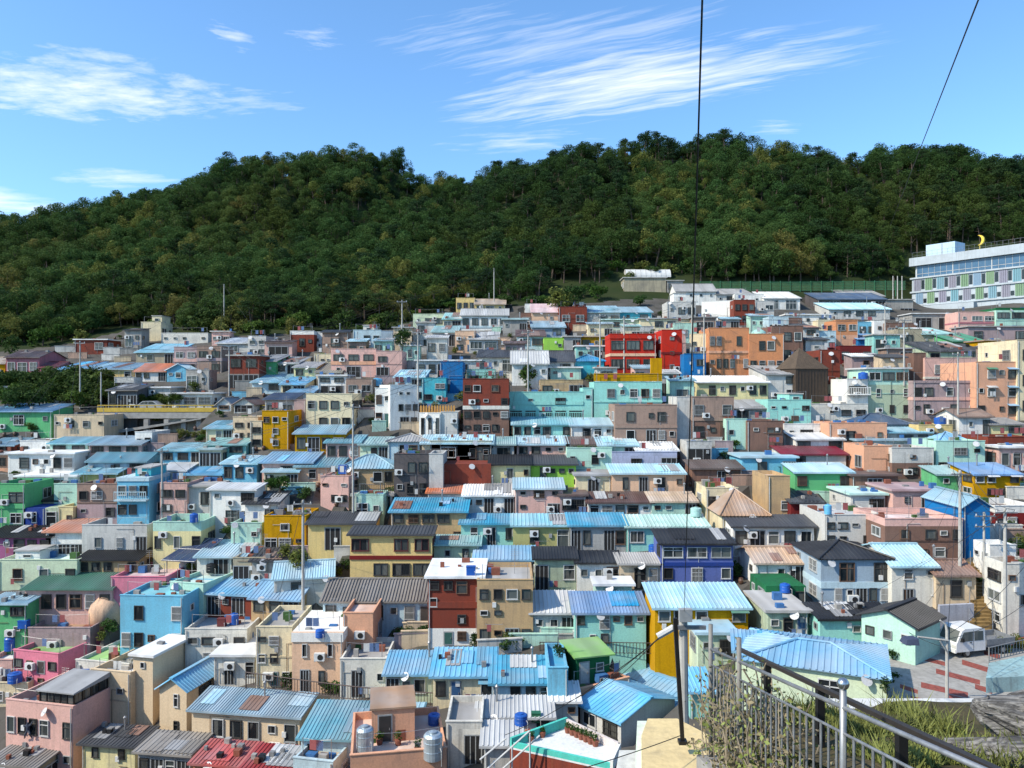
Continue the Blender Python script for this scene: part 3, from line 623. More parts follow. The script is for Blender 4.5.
# ---- top centre
h(456,475,298,313,'yellow','f:concrete','bbb','pale orange-yellow house high on the slope by the trees')
h(475,505,304,314,'yellow','s:tan:299','.Ws','lower wing of the orange-yellow hilltop house',dirt=.4)
h(413,444,314,327,'palegreen','f:mint','.bb','light green house highest on the left of the centre slope')
h(443,461,319,331,'cream','s:teal:313','WD','cream house with a teal roof next to the light green one')
h(461,508,315,330,'white','g:ltgrey:309','bbb.W','white house with grey roof under the orange-yellow one',band=('paleblue',.2,.3))
h(455,475,331,352,'peach','f:peach','.s/bd','peach house with a stepped top under the white house')
h(469,498,339,353,'ltgrey','s:ltgrey:332','WW','grey house with two wide blue windows',fr='w')
h(498,511,338,353,'peach','f:tan','','blank peach block beside the wide blue windows')
h(432,457,332,346,'white','s:teal:326','.bD','white cottage with a long teal roof on the upper slope')
h(405,431,335,349,'offwhite','f:ltgrey','b.b','off-white cottage left of the teal roof')
h(416,480,361,378,'ltgrey','F:white','b.D.b.','long grey row house with a wide white flat roof',d=7)
h(478,513,357,373,'offwhite','s:dark:350','s.G','off-white house with a dark roof and a navy window')
h(388,428,441,462,'paleblue','h:grey:434','.bWb','pale blue cottage with a grey hipped roof in front of the white modern building',dirt=.3)
h(326,360,442,462,'pink','s:greyblue:435','b.w','pink row cottage under the left part of a blue-grey roof')
h(360,388,444,462,'palegreen','s:teal:437','.bD','pale green cottage with a teal-grey roof between pink and pale blue')
h(422,492,443,464,'beige','s:pale:435','.W.G','beige house with a wide pale blue roof below the brick building',d=5)
h(493,514,444,462,'grey','s:teal:437','b','small grey cottage with a teal-grey roof right of the wide pale blue one')
# ---- top, middle
h(521,532,313,326,'brown','f:brown','w','narrow dark brick front with a white window under the wood')
h(532,558,312,328,'peach','s:rose:304','.s','peach gabled house right of the narrow brick front')
h(525,538,304,313,'white','f:white','.s','white stair tower over the dark brick front')
h(532,565,327,338,'bluegrey','s:greyblue:321','..','blue-grey shed below the peach gabled house')
h(559,587,307,330,'brick','f:brick','ww','deep red box house with two white windows',ph=(.55,1,1.0,'brick',1))
h(587,620,312,328,'grey','s:greyblue:306','.ww','blue-grey house right of the deep red box')
h(620,652,312,324,'cyan','s:greyblue:307','sb','teal house under a blue-grey roof on the upper slope')
h(667,696,302,319,'ltgrey','f:white','.bb','pale grey house with a white stair tower on the upper slope',ph=(.25,.7,2.2,'white',1))
h(703,735,301,320,'white','f:white','','blank bright white house front left of a dark red one',yaw=20,dirt=.15)
h(734,755,300,325,'brick','f:brown','.w./...','dark red narrow house between two white ones')
h(755,774,301,323,'ltgrey','f:ltgrey','.W/..','light grey house with one window right of the dark red narrow house')
h(602,640,320,330,'palegreen','F:mint','s.s.','pale green row house behind the red terrace house')
h(640,690,319,330,'cream','F:ltgrey','..b.','cream row house right of the pale green row')
h(544,565,338,353,'lime','f:lime','..','lime green cottage in the upper slope row',dirt=.2)
h(517,545,336,349,'paleblue','s:brown:330','WW','pale blue cottage with two glazed fronts under a brown roof')
h(564,581,337,353,'grey','F:concrete','.D','grey cottage between lime and mustard ones')
h(581,612,337,352,'mustard','F:tan','b.D','mustard cottage left of the red terrace house')
h(540,574,361,376,'offwhite','g:dark:351','.b','off-white cottage with a dark slate roof on the upper slope')
h(574,604,361,374,'cyan','h:deep:355','','bright cyan hut with a tent-like roof')
h(512,548,363,385,'white','g:ltgrey:351','.b.s','white gabled house behind the conical shrub')
h(550,581,368,380,'mint','F:white','s..','mint low house under the dark slate roof')
h(610,656,334,374,'red','f:concrete','BB./BW.','bright red terrace house with wide black windows',d=6,band=[('red',.93,.5),('peach',.48,.4)],rail='w',dirt=.2,key='red',fr='b')
h(662,682,330,376,'red','f:red','.s./.s./.d.','narrow red tower house with white slit windows',d=6,dirt=.2,band=('dkred',.5,.3))
h(690,709,334,372,'cream','f:cream','s./..','bright cream slab house left of the orange houses',yaw=16,dirt=.2)
h(709,749,328,376,'orange','f:orange','.w..b./.b.w..','orange house with four windows, left of two orange houses',d=6,dirt=.3,band=('salmon',.5,.35))
h(749,784,334,376,'orange','f:tan','..W./.w..','second orange house, in front of the mint-domed roof',d=6,dirt=.3,key='mintdome')
h(684,706,354,382,'blue','f:concrete','.b/..','dark blue mural house in the shade between red and orange houses')
h(540,583,380,395,'tan','f:concrete','..D','unfinished tan concrete house with a dark arch',dirt=.9)
h(508,583,392,421,'turq','f:turq','...../BbBbB','wide turquoise house with a columned gallery',d=6,band=('turq',.62,.45),bal=(.08,'turq',.9),dirt=.3)
h(583,593,388,421,'turq','f:turq','s/.','turquoise stair tower at the end of the columned gallery house',dirt=.3)
h(594,662,382,421,'turq','f:mint','.w.w.w/.a.a..D','mint-turquoise house with three windows and outdoor units',d=6,dirt=.25,band=('turq',.5,.2))
h(615,677,405,445,'brownlt','f:concrete','.B..B./.W.Dw.','grey-brown house with two big square windows',d=6,band=('brownlt',.46,.3),dirt=.4)
h(513,571,424,439,'turq','s:pale:417','.b.W.b','turquoise cottage with a pale roof, its windows in two sizes')
h(571,614,425,441,'white','s:pale:418','.B.s','white cottage with a pale roof next to the grey-brown house')
h(517,567,444,458,'pink','s:pale:436','b.s.','pink cottage under the second pale roof down from the gallery house')
h(568,599,444,458,'cream','s:brown:437','.b','cream cottage with a brown tile roof between pale roofs')
h(599,637,445,460,'mint','s:pale:437','s.D','mint cottage with a pale roof below the white cottage')
h(637,677,450,466,'lilac','s:white:442','.D','lilac cottage with a whitish roof left of the tall pole')
h(692,734,397,443,'brownlt','f:brown','w.w/b.b','brown house with pale green windows below the cream house',d=6,lower=('brown',.48),band=('brownlt',.52,.4))
h(677,692,397,441,'ltgrey','f:ltgrey','','tall blank pale grey house beside the big pole')
h(697,768,382,400,'ltyellow','s:white:376','.b.b.b.','cream-yellow house with three dark windows and a white roof',d=5,dirt=.3)
h(726,747,419,448,'mint','f:mint','s.','blank mint house against the dark brown one',dirt=.2)
h(747,783,421,450,'brown','f:brown','.W/..','dark brown house right of the blank mint wall')
h(735,768,408,421,'grey','s:grey:400','..','grey lean-to roof above the dark brown house')
# ---- top right
h(818,886,299,311,'slate','s:navy:293','.D.D.D','long dark shed with a navy roof near the green mesh fence')
h(829,890,309,319,'ltgrey','s:pale:303','.b.b.','long pale house with a light blue sheet roof near the hotel')
h(786,830,315,328,'white','F:white','..b','white house with a broad flat roof left of the light blue sheet roof')
h(803,819,328,348,'ltgrey','s:dark:324','w/b','pale grey narrow house right of the brown tower')
h(819,836,331,348,'paleblue','f:ltgrey','.s/.b','pale blue narrow house beside the pale grey one')
h(836,858,320,345,'orange','f:tan','ww/..','terracotta house with white windows on the right slope',lower=('salmon',.4),dirt=.3)
h(818,837,320,331,'cream','f:cream','','blank cream block left of the terracotta house')
h(858,876,322,336,'sky','f:sky','.b','sky blue and white house on the upper right')
h(874,885,320,337,'white','f:white','s','slim white house beside the sky blue one')
h(858,885,339,346,'blue','s:deep:334','.b','low hut with a deep blue roof under the slim white house')
h(886,918,323,338,'brown','f:brown','www','dark brick house with a line of small windows')
h(898,922,329,348,'khaki','f:concrete','.b.','khaki block house by the tall pole on the right slope')
h(772,803,326,364,'brown','f:brown','..w/...','dark brown tall house behind the wooden pyramid')
h(784,802,318,328,'brown','f:olive','','brown rooftop block with an olive top by the right slope')
h(840,872,346,364,'dkred','f:dkred','b.b','deep crimson house behind the white curved balconies')
h(820,840,350,392,'brick','f:brick','../..','rusty brick house right of the wooden pyramid')
h(868,909,369,418,'mint','F:ltgrey','WWW/.w.s.w/.a.b.b','pale green house with a glazed white upper storey',d=6,lower=('sage',.68),dirt=.25)
h(847,868,379,418,'white','f:white','W/.','white curved-balcony wing left of the pale green house',bal=(.62,'white',.8))
h(925,977,358,380,'pink','f:pink','.W.W.w','pale pink house with three dark wide windows',d=6,band=('offwhite',.1,.3),dirt=.35)
h(914,926,353,380,'brown','f:brown','','thin brown brick tower left of the pale pink house')
h(928,984,351,362,'sage','s:dark:342','b..b','sage house with a long dark roof above the pale pink house')
h(913,976,381,418,'mauve','f:mauve','.W.w.s/.b.a..s','mauve grey house with faded balconies under the pale pink one',d=6,band=[('pink',.52,.4),('mauve',.98,.3)])
h(976,1017,362,420,'salmon','f:peach','.v.v/.v.v/...v','salmon pink apartment block with hooded windows',d=8,dirt=.25)
h(1017,1040,340,420,'cream','f:cream','b/b/b','cream apartment block cut by the right edge',d=8)
h(985,1020,341,360,'mustard','F:tan','.s','mustard house with a yellow roof above the salmon apartments')
h(958,996,312,333,'pink','f:rose','.WW/..b','rose pink house with white windows below the hotel',band=('rose',.48,.3),dirt=.3)
h(996,1040,308,333,'mint','f:green','BBB/...','mint house with a dark green roof edge below the hotel',pcol='dkgreen')
h(953,985,341,352,'green','s:green:333','','low green hut with a green roof under the rose pink house')
h(922,953,334,347,'khaki','s:teal:328','.W.','khaki hut with a teal roof left of the low green hut')
h(912,958,314,329,'concrete','F:white','DD','open grey carport with a white roof under the hotel')
h(968,1030,327,345,'mauve','F:concrete','..b','mauve house behind the mustard one below the hotel')
h(768,811,400,424,'turq','f:turq','.s.w/....','turquoise house with a small roof turret beside the pyramid',ph=(.5,.85,1.1,'turq',.4),dirt=.25)
h(766,800,374,400,'ltgrey','s:grey:366','../..','grey stepped house left of the pyramid')
h(810,868,404,419,'offwhite','f:concrete','.sbb','off-white low house between turquoise and pale green houses')
h(829,887,423,448,'salmon','f:salmon','.b..','salmon low house with a white sunlit left end',dirt=.25)
h(858,910,424,437,'bluegrey','h:navy:414','.W.W.','blue-grey cottage with a dark blue hipped roof under the pale green house')
h(784,829,424,438,'white','f:ltgrey','sBs','white cottage left of the salmon low house')
h(796,843,439,451,'white','s:ltgrey:428','B.B','white cottage with a broad light grey sheet roof')
h(919,953,425,443,'yellow','f:yellow','.s.','yellow walled hut with a blue tank on top',dirt=.4,key='yellowtank')
h(959,990,416,437,'white','g:tile:409','.s.G','white cottage with a brown tiled gable roof on the right slope',ov=.35)
h(990,1022,424,436,'ltyellow','s:grey:418','.b','pale lemon cottage with a grey roof right of the brown-tiled cottage')
h(988,1035,437,456,'brick','f:brown','.D.','brick house with a white door at the right border',dirt=.4)
h(858,922,441,455,'offwhite','F:greyblue','.G.W','off-white cottage with glazed doors under a grey-blue roof slab')
h(936,980,446,462,'turq','h:blue:432','.b.','turquoise cottage with a blue roof below the yellow walled hut')
h(783,846,454,466,'offwhite','s:dkred:446','..','pale cottage with a dark red sheet roof')
h(887,930,432,446,'concrete','s:greyblue:425','.b.','grey cottage with a grey-blue roof below the blue-grey hipped one')
# ---- left middle
h(8,74,454,474,'white','F:white','.W.s.W','white house with a thick roof slab and wide black windows',d=6,dirt=.3)
h(17,76,477,492,'white','F:white','.B.B.','lower white storey house with a thick eave below the thick roof slab',dirt=.35)
h(-12,11,455,470,'salmon','F:grey','b','salmon house at the left border by the thick white slab')
h(74,117,473,486,'olive','s:pale:464','..','olive cottage with a pale blue roof right of the white slabs')
h(88,146,461,474,'bluegrey','g:greyblue:453','..b','blue-grey gabled cottage with a greyish roof above the blue balcony house')
h(-10,25,484,530,'green','f:green','.W/.w','bright green two-storey house at the left border',band=('green',.52,.5),dirt=.2)
h(24,60,500,508,'cream','s:black:487','','cream fronted house with a black canopy roof',Y=None,dirt=.3)
h(24,45,508,529,'navy','n','.w.','navy blue ground storey with a white window',d=4.6,dirt=.2)
h(45,58,508,528,'sage','n','G','sage ground storey with a glazed door right of the navy storey',d=4.6)
h(58,73,507,528,'ltyellow','f:concrete','.s','small lemon house between sage storey and brown house')
h(54,79,484,508,'mint','f:mint','','blank mint upper house left of the brown mauve one',dirt=.25)
h(77,117,484,521,'brownlt','f:brown','.W./..b','brown mauve house with one wide white window',d=5,lower=('mauve',.45))
h(117,149,478,520,'sky','f:sky','W.b/Wb.','bright blue balcony house at the end of a row',d=5,bal=(.5,'paleblue',.7),band=('paleblue',.97,.4),ph=(.4,.95,1.3,'cyan',1),dirt=.2)
h(46,83,531,554,'white','s:orange:519','s../.DD','white cottage with a bright orange roof')
h(-12,51,536,556,'purple','s:black:526','..G.b','purple cottage with a black roof and small canopy',dirt=.3)
h(82,147,525,554,'ltgrey','f:concrete','.w.w.D','light grey house with a wide roof terrace',d=6,par=.8,dirt=.4)
h(78,138,559,576,'tan','s:black:548','bbb.b','tan house with a tarred black roof below the grey terrace')
h(-2,77,560,587,'palegreen','f:mint','.w.w.b','long pale mint house with three windows and a white rooftop hut',ph=(.12,.46,1.0,'white',1),dirt=.35,d=5)
h(25,112,588,618,'pink','s:green:573','.bbW.b','long pinkish house with a dark green roof',dirt=.4)
h(-12,27,603,640,'green','s:pale:593','.b/..','green house with a pale blue roof at the left border, lowest',dirt=.25)
h(28,90,628,650,'mauve','f:tan','','mauve terrace house with brown parapets below the green roof',dirt=.6)
h(111,166,577,604,'hotpink','f:rose','../..','pink terraced house with low bright parapets',dirt=.3,d=6,pcol='hotpink')
h(168,205,583,618,'mint','f:mint','B../...','mint house with a flat aqua roof beside the solar panels',yaw=14,d=7,dirt=.2,key='aquaroof')
h(205,271,594,616,'brick','s:blue:578','D.D.D','rust red house with a bright blue roof by the aqua roof',yaw=10)
h(119,184,596,655,'sky','f:cyan','.b..W/.b..W','big sky blue house with four dark windows',d=6,dirt=.2,yaw=4)
h(153,201,522,556,'ltyellow','f:green','b...W','lemon yellow house with a green roof terrace',d=5,par=.9,pcol='mint',dirt=.35,key='lemon')
h(209,256,489,525,'white','s:white:483','..B/.GG','white house with tall glazed doors right of the dark alley',d=6,dirt=.2,yaw=4)
h(160,187,483,516,'pink','f:concrete','Bw/..','pale pink house with cluttered roof by the alley')
h(187,213,487,512,'ltgrey','F:concrete','.B','light grey house with one big dark window')
h(222,257,463,484,'sky','s:pale:456','b..','sky blue house with a pale roof above the white glazed one',dirt=.25,yaw=4)
h(178,221,474,484,'cream','s:blue:461','..','cream cottage with a bright blue sheet roof above the alley')
h(160,186,470,483,'offwhite','s:white:461','.','off-white cottage with a whitish awning roof above the alley')
h(231,262,523,545,'mint','f:white','.s','small mint house right of the white glazed one')
h(245,278,503,530,'white','s:dark:491','.w','white cottage with a dark roof left of the yellow houses')
h(197,245,556,574,'offwhite','s:pale:540','.D.','off-white cottage with a pale blue roof below the lemon house')
h(233,266,558,583,'khaki','f:concrete','D.','khaki cottage with a bare concrete roof by the dry vines')
h(252,288,560,582,'concrete','s:dark:548','.b','grey cottage with a dark tile roof near the dry vines')
# ---- centre middle
h(262,312,462,482,'pink','s:blue:452','.wD','pink row house with a bright blue roof in the centre-left row')
h(296,340,466,484,'peach','s:greyblue:455','.w.w','peach row house with a grey-blue roof in the centre-left row')
h(264,298,471,490,'cream','s:pale:461','b.D','cream cottage with a pale blue roof below the pink row house')
h(340,394,468,488,'tan','h:greyblue:455','.s.W.','tan house with a wide grey-blue hipped roof above the timber deck')
h(394,429,454,500,'slate','f:grey','.bB/.B.','slate brick block house with blue panes',d=5,dirt=.3)
h(429,443,454,500,'ltgrey','f:ltgrey','','light grey flank block right of the slate brick house')
h(320,349,476,505,'pink','f:pink','s.s/...','pale pink block house with a blue tank beside it',dirt=.25,yaw=8)
h(430,492,441,464,'greyolive','f:concrete','.W.w.','grey-olive house on top of the dark retaining wall',d=4)
h(442,491,464,492,'brick','n','','dark red retaining front with an open deck under the grey-olive house',d=4)
h(490,530,464,486,'ltyellow','s:black:455','..W.s','light yellow house with a black roof')
h(428,465,492,508,'white','s:orange:484','','white shed with an orange tile roof')
h(464,514,495,514,'white','s:white:484','s.D.D','white house speckled with dark mural marks under a white roof',dirt=.25)
h(391,466,511,545,'tan','s:blue:498','.wBB./....w','tan house with a bright blue roof above the yellow house',d=5.5,dirt=.35)
h(350,432,534,583,'yellow','s:dark:526','W.ww/.bBB','yellow two-storey house with a maroon band and dark roof',d=5.5,fr='m',band=('dkred',.52,.35),dirt=.2,clutter=False)
h(308,374,523,550,'yellow','s:dark:512','.D.d','yellow house with a dark roof and maroon posts',fr='m',dirt=.3)
h(264,306,516,550,'mustard','f:mustard','.../GG.','mustard house with a glazed porch by the tall pole',dirt=.3)
h(461,513,523,547,'turq','s:blue:514','.G.D.b','turquoise row house with a blue roof right of the tan house',dirt=.25)
h(434,479,544,568,'sage','s:teal:535','.s.b.','sage green house with a greenish flat-pitched roof')
h(475,534,559,582,'bluegrey','s:blue:546','..w.W','grey-blue row house with a light blue roof over the tan house')
h(428,482,578,645,'brick','F:white','w.G./w..../..w./.dw.','red-brown house with a white slab roof',d=6,lower=('white',.25),dirt=.25,band=('brick',.6,.5))
h(477,533,580,645,'tan','f:concrete','b.W./..../.sDb','tan two-storey house beside the red-brown one',d=6,dirt=.4)
h(323,433,600,628,'paleblue','c:moss:579','.ss.s.d','long pale blue house under a mossy tile roof',d=6)
h(276,331,577,603,'offwhite','g:pale:561','.w..','off-white house with a pale blue gable roof by the tall pole',yaw=-12)
h(250,300,598,618,'tan','g:blue:581','.bD','tan house with a blue gable roof left of the tall pole',yaw=8)
h(529,576,464,482,'lime','s:dark:455','.b.ss','lime green cottage with a dark roof',dirt=.25)
h(567,612,448,469,'mint','f:mint','s.b.','mint house right above the cream door house',dirt=.3)
h(612,677,452,469,'lilac','f:ltgrey','.b.D','lilac grey house with a black doorway beside the tall pole')
h(576,611,476,495,'cream','F:grey','.D.','cream house with one wide black doorway',dirt=.3)
h(612,684,473,496,'peach','s:pale:464','.b.D.W.s','peach house with a long pale blue roof',dirt=.25)
h(515,563,488,515,'pink','s:pale:478','s.s/s.D','dusty pink house with two small pale roofs',dirt=.35)
h(560,586,496,515,'mauve','F:brown','B','mauve house with a dark covered terrace next to the dusty pink one')
h(588,652,502,518,'white','s:brown:492','.W.Ws','white row house with a brown tile roof')
h(652,696,501,518,'mint','s:tan:492','.s.D','mint row house with an orange-tan tile roof')
h(513,570,525,550,'olive','s:pale:514','.w.G','olive row house with a pale blue roof',dirt=.25)
h(570,626,525,553,'grey','s:blue:513','D..DW','grey row house with a mid blue roof and dark doorways')
h(627,708,526,550,'turq','s:mint:515','w.D.','turquoise row house with a pale mint roof',dirt=.25)
h(535,576,558,590,'sage','s:black:547','D.W','sage house with a black felt roof and white-framed doors')
h(577,620,562,590,'white','s:black:551','s.G','white house with a black felt roof',dirt=.35)
h(620,660,563,590,'beige','s:concrete:553','.Gw','beige house with a weathered concrete roof')
h(661,733,543,585,'indigo','s:black:529','WWW/w.G.w','indigo blue two-storey house with a line of white windows',d=5.5,dirt=.2,band=('navy',.5,.3))
h(655,748,607,648,'mustard','s:pale:583','wDw.v/.....','ochre house under a large pale blue roof',d=6.5,dirt=.2)
h(575,646,612,648,'turq','s:deep:592','b.G.w./......','turquoise house under a vivid blue roof',d=6,dirt=.2)
h(532,576,612,640,'ltgrey','s:ltgrey:591','s.D','light grey house with a washed-out sheet roof left of the vivid blue roof')
# ---- right middle
h(795,852,472,492,'green','s:pale:463','w..w','green cottage with a pale blue roof on the right',dirt=.2)
h(864,892,446,478,'salmon','f:peach','','blank salmon wall house above the pink balustrade',dirt=.15)
h(892,934,448,478,'ltgrey','f:ltgrey','.../..G','light grey house with a brown lower storey',lower=('brown',.5))
h(936,985,441,474,'mint','f:mint','.W./...','mint house above the blue-roofed mustard cottage',dirt=.25)
h(937,973,474,492,'green','s:teal:466','.b','dark green cottage with a teal roof left of the mustard cottage')
h(974,1020,474,498,'mustard','s:deep:463','.v.v/....','mustard cottage with a vivid blue roof on the right',dirt=.25)
h(852,898,476,492,'brown','F:brown','.D.','dark brown terrace house behind the pink balustrade')
h(722,768,515,540,'cream','h:tan:489','..','cream house with a large tan hipped roof',d=7)
h(768,790,476,515,'tan','f:tan','../.w','tan block house with one white window')
h(791,822,502,516,'dkred','s:dark:491','','dark red cottage with a black roof beside the tan block')
h(742,796,458,478,'sky','F:pale','.b.D','sky blue house with a flat pale roof above the tan hipped roof',dirt=.25)
h(692,742,468,486,'brown','s:brown:460','..D.','dark brown terrace cottage right of the tall pole',dirt=.6)
h(706,738,488,514,'cream','f:white','.b','cream house with stepped white tops left of the tan hipped roof')
h(733,814,526,552,'white','s:dark:515','.D..w','white house with a dark roof and a black doorway',dirt=.25)
h(825,885,515,546,'ltgrey','f:ltgrey','.Bs.s/.....','light grey modern house with a terrace and cyan tank',d=6,dirt=.15,key='modern')
h(851,885,495,515,'ltgrey','F:mint','.B','upper room of the light grey modern house',d=5,dirt=.15)
h(885,963,519,562,'brown','f:pink','.w.W.w/.....','dark brick house with a pink roof balustrade',d=6,dirt=.3,par=.6,pcol='pink',key='balus')
h(893,940,491,514,'pink','F:rose','.s.D.','pink rooftop rooms above the dark brick house',dirt=.2)
h(963,990,506,556,'blue','y:greyblue:497','','tall vivid blue gabled house with a blank wall',dirt=.15,d=6)
h(995,1040,506,535,'dkred','f:brown','.W.W','maroon house with a white balustrade at the right border',par=.6,pcol='white')
h(821,890,558,608,'bluegrey','h:black:540','.G.G/.w.D.w',"blue-grey two-storey house with a black tiled hip roof",d=6,dirt=.25,fr='w',band=('paleblue',.46,.5))
h(892,935,565,606,'offwhite','g:pale:544','.W.s/.D..','off-white house with a pale cyan gable roof',d=6,dirt=.3)
h(936,976,574,607,'beige','g:tile:560','.B.','beige hut with a broken orange tile roof by the stairs')
h(756,806,562,586,'white','g:tan:547','.sD','white cottage with a tan tile roof in shadow')
h(766,806,586,614,'dkgreen','n','.b.','dark green fenced yard room with a blue tank',d=4)
h(1006,1052,564,632,'offwhite','f:concrete','s.w./.w../....','pale tall house at the right border by the stairway',d=2.6,dirt=.5,Y=56.5)
h(990,1016,545,585,'white','f:white','./.','white curved rooftop house near the pole pair on the right',d=2.2,dirt=.3)
h(820,893,618,646,'turq','s:black:603','..W','turquoise low house with a black roof by the plaza',dirt=.2)
h(906,950,621,659,'mint','g:black','','turquoise house at the plaza corner with a black roof',yaw=-39,d=3.6,rise=.7,Y=51.8,dirt=.15,L_='s..',clutter=False)
h(768,808,612,640,'sage','F:concrete','s.d','sage house with a blue door behind the long blue roof')
# ---- bottom left
h(9,62,652,690,'hotpink','f:lime','b.d./....','hot pink house with a mint roof terrace',d=7,dirt=.2,yaw=14)
h(72,132,662,690,'offwhite','f:lime','','house with a bright green artificial turf roof',d=8,yaw=12,par=.3)
h(-14,12,660,690,'pink','f:white','.b','pale pink house cut by the left edge with a white roof')
h(-14,28,683,706,'cream','f:tan','.s','cream wall house at the left border with a round blue tank')
h(185,247,629,664,'offwhite','f:concrete','.W.b/.w..','off-white weathered house with a cluttered roof',d=6,dirt=.8)
h(214,255,656,684,'offwhite','F:white','.D.W','off-white house with a wide white flat roof')
h(88,133,671,728,'beige','f:ltgrey','../...','tall beige house with a grey roof terrace',d=7,yaw=13,dirt=.15,par=.8)
h(132,154,656,728,'beige','F:white','.s./.../...','beige stair tower with a white top and grey flank',d=4.5,yaw=13,dirt=.15)
h(158,188,688,742,'beige','y:blue:678','..w./..w.','beige gabled house with a blue roof',d=9,yaw=13,dirt=.15)
h(188,302,712,752,'beige','s:greyblue:690','.w.w.w','long beige house with a grey-blue ribbed roof',d=6,yaw=9,dirt=.15)
h(0,78,703,775,'pink','f:concrete','.w.W.w/.....s','pale peach house with a dark glass sunroom on top',d=6,yaw=13,dirt=.2,par=.8,key='sunroom')
h(80,137,744,785,'ltyellow','s:dark:727','.b..b./.....','yellow weathered house with a dark sagging roof',d=5,yaw=8,dirt=.9)
h(136,192,752,790,'concrete','s:moss:734','.D.D','grey ruined house with a broken roof',d=5,yaw=8,dirt=.9)
h(192,243,763,795,'orange','s:red:741','.w.W','orange house with a red ribbed roof',d=5,yaw=8)
h(243,296,768,795,'orange','s:red:748','','low orange annexe with a red roof, right of the bigger red roof',d=5,yaw=8)
h(-14,40,764,795,'khaki','s:moss:752','','dull brown roofed house in the bottom left corner',d=5,yaw=8)
# ---- bottom centre
h(256,292,627,686,'cream','f:concrete','.W./.../.dw','cream house with a cluttered flat roof above the railed path',d=6,dirt=.5)
h(292,343,633,692,'peach','f:salmon','.w..w./.D.B..','peach house with a white band and tiled door',d=6,dirt=.25,band=('white',.93,.7))
h(343,373,613,668,'salmon','f:peach','','tall blank salmon block behind the peach house',d=6,dirt=.2)
h(340,386,659,697,'offwhite','f:concrete','.D.s','off-white house with a yellow awning and grey roof',dirt=.4)
h(386,440,673,702,'palegreen','s:blue:651','D.W.','pale green house under the left blue roof above the railed path',d=6)
h(433,494,675,705,'cream','s:blue:648','.d.v','cream house under the middle blue roof with a green patch',d=6.5)
h(492,554,682,705,'paleblue','s:blue:656','.b.G','pale blue house under the right blue roof above the railed path',d=6)
h(300,412,738,768,'paleblue','s:greyblue:702','.....','pale blue house under a long ribbed roof',d=8,yaw=4,dirt=.3)
h(292,334,760,790,'paleblue','f:tan','..d','small pale blue rooftop room with a tan top',yaw=12,d=4)
h(352,446,752,790,'salmon','f:salmon','','salmon house with tank-topped roof rooms',d=6,yaw=-10,dirt=.25,par=.5,key='tanks')
h(478,552,716,742,'offwhite','s:ltgrey:697','.b.b','off-white cottage with a pale sheet roof by white pipes',d=6)
h(572,632,684,730,'brick','f:brown','.w../....','brick house with a roof yard around a green shed',d=5.5,dirt=.3,yaw=-30,pcol='salmon',Y=53.5,key='greenshed')
h(582,618,711,740,'ltgrey','g:blue','ww','light grey house with a blue gable roof facing the terrace',d=5.4,yaw=50,rise=.75,Y=50.3,dirt=.2,clutter=False,R_='...')
h(634,674,700,725,'grey','g:blue','..','grey house with a ridged blue roof behind the dark pole',d=5,yaw=48,rise=.7,Y=54)
h(618,640,682,705,'grey','g:blue','.','small grey house with a blue roof right of the green shed',d=4.5,yaw=48,rise=.7,Y=58)
h(548,568,668,720,'sky','f:blue','./b','narrow sky blue house left of the brick one',d=5)
h(690,712,690,716,'turq','s:blue:668','','small turquoise hut with a blue roof beyond the vines',d=5)
h(698,735,634,664,'palegreen','F:pale','s.','pale green gatehouse beyond the fence posts',d=5)
h(750,873,667,714,'palegreen','h:blue:640','..w.','pale green house with a blue hip roof at the plaza',Y=45,d=6,yaw=24,dirt=.2,R_='.w.')
h(738,800,652,690,'palegreen','s:blue:632','','pale green rear wing with a long blue sheet roof behind the fence',Y=48.5,d=5,yaw=14,dirt=.2)
h(446,482,722,764,'offwhite','f:concrete','.D','off-white yard house with a flat roof right of the tank-topped house',d=4,dirt=.8)
h(484,520,744,776,'ltgrey','s:ltgrey:732','','light grey lean-to by the corner of the white terrace',d=3,dirt=.7)
h(552,578,700,726,'ltgrey','s:white:690','.s','small pale lean-to left of the brick yard house',d=3,dirt=.6)
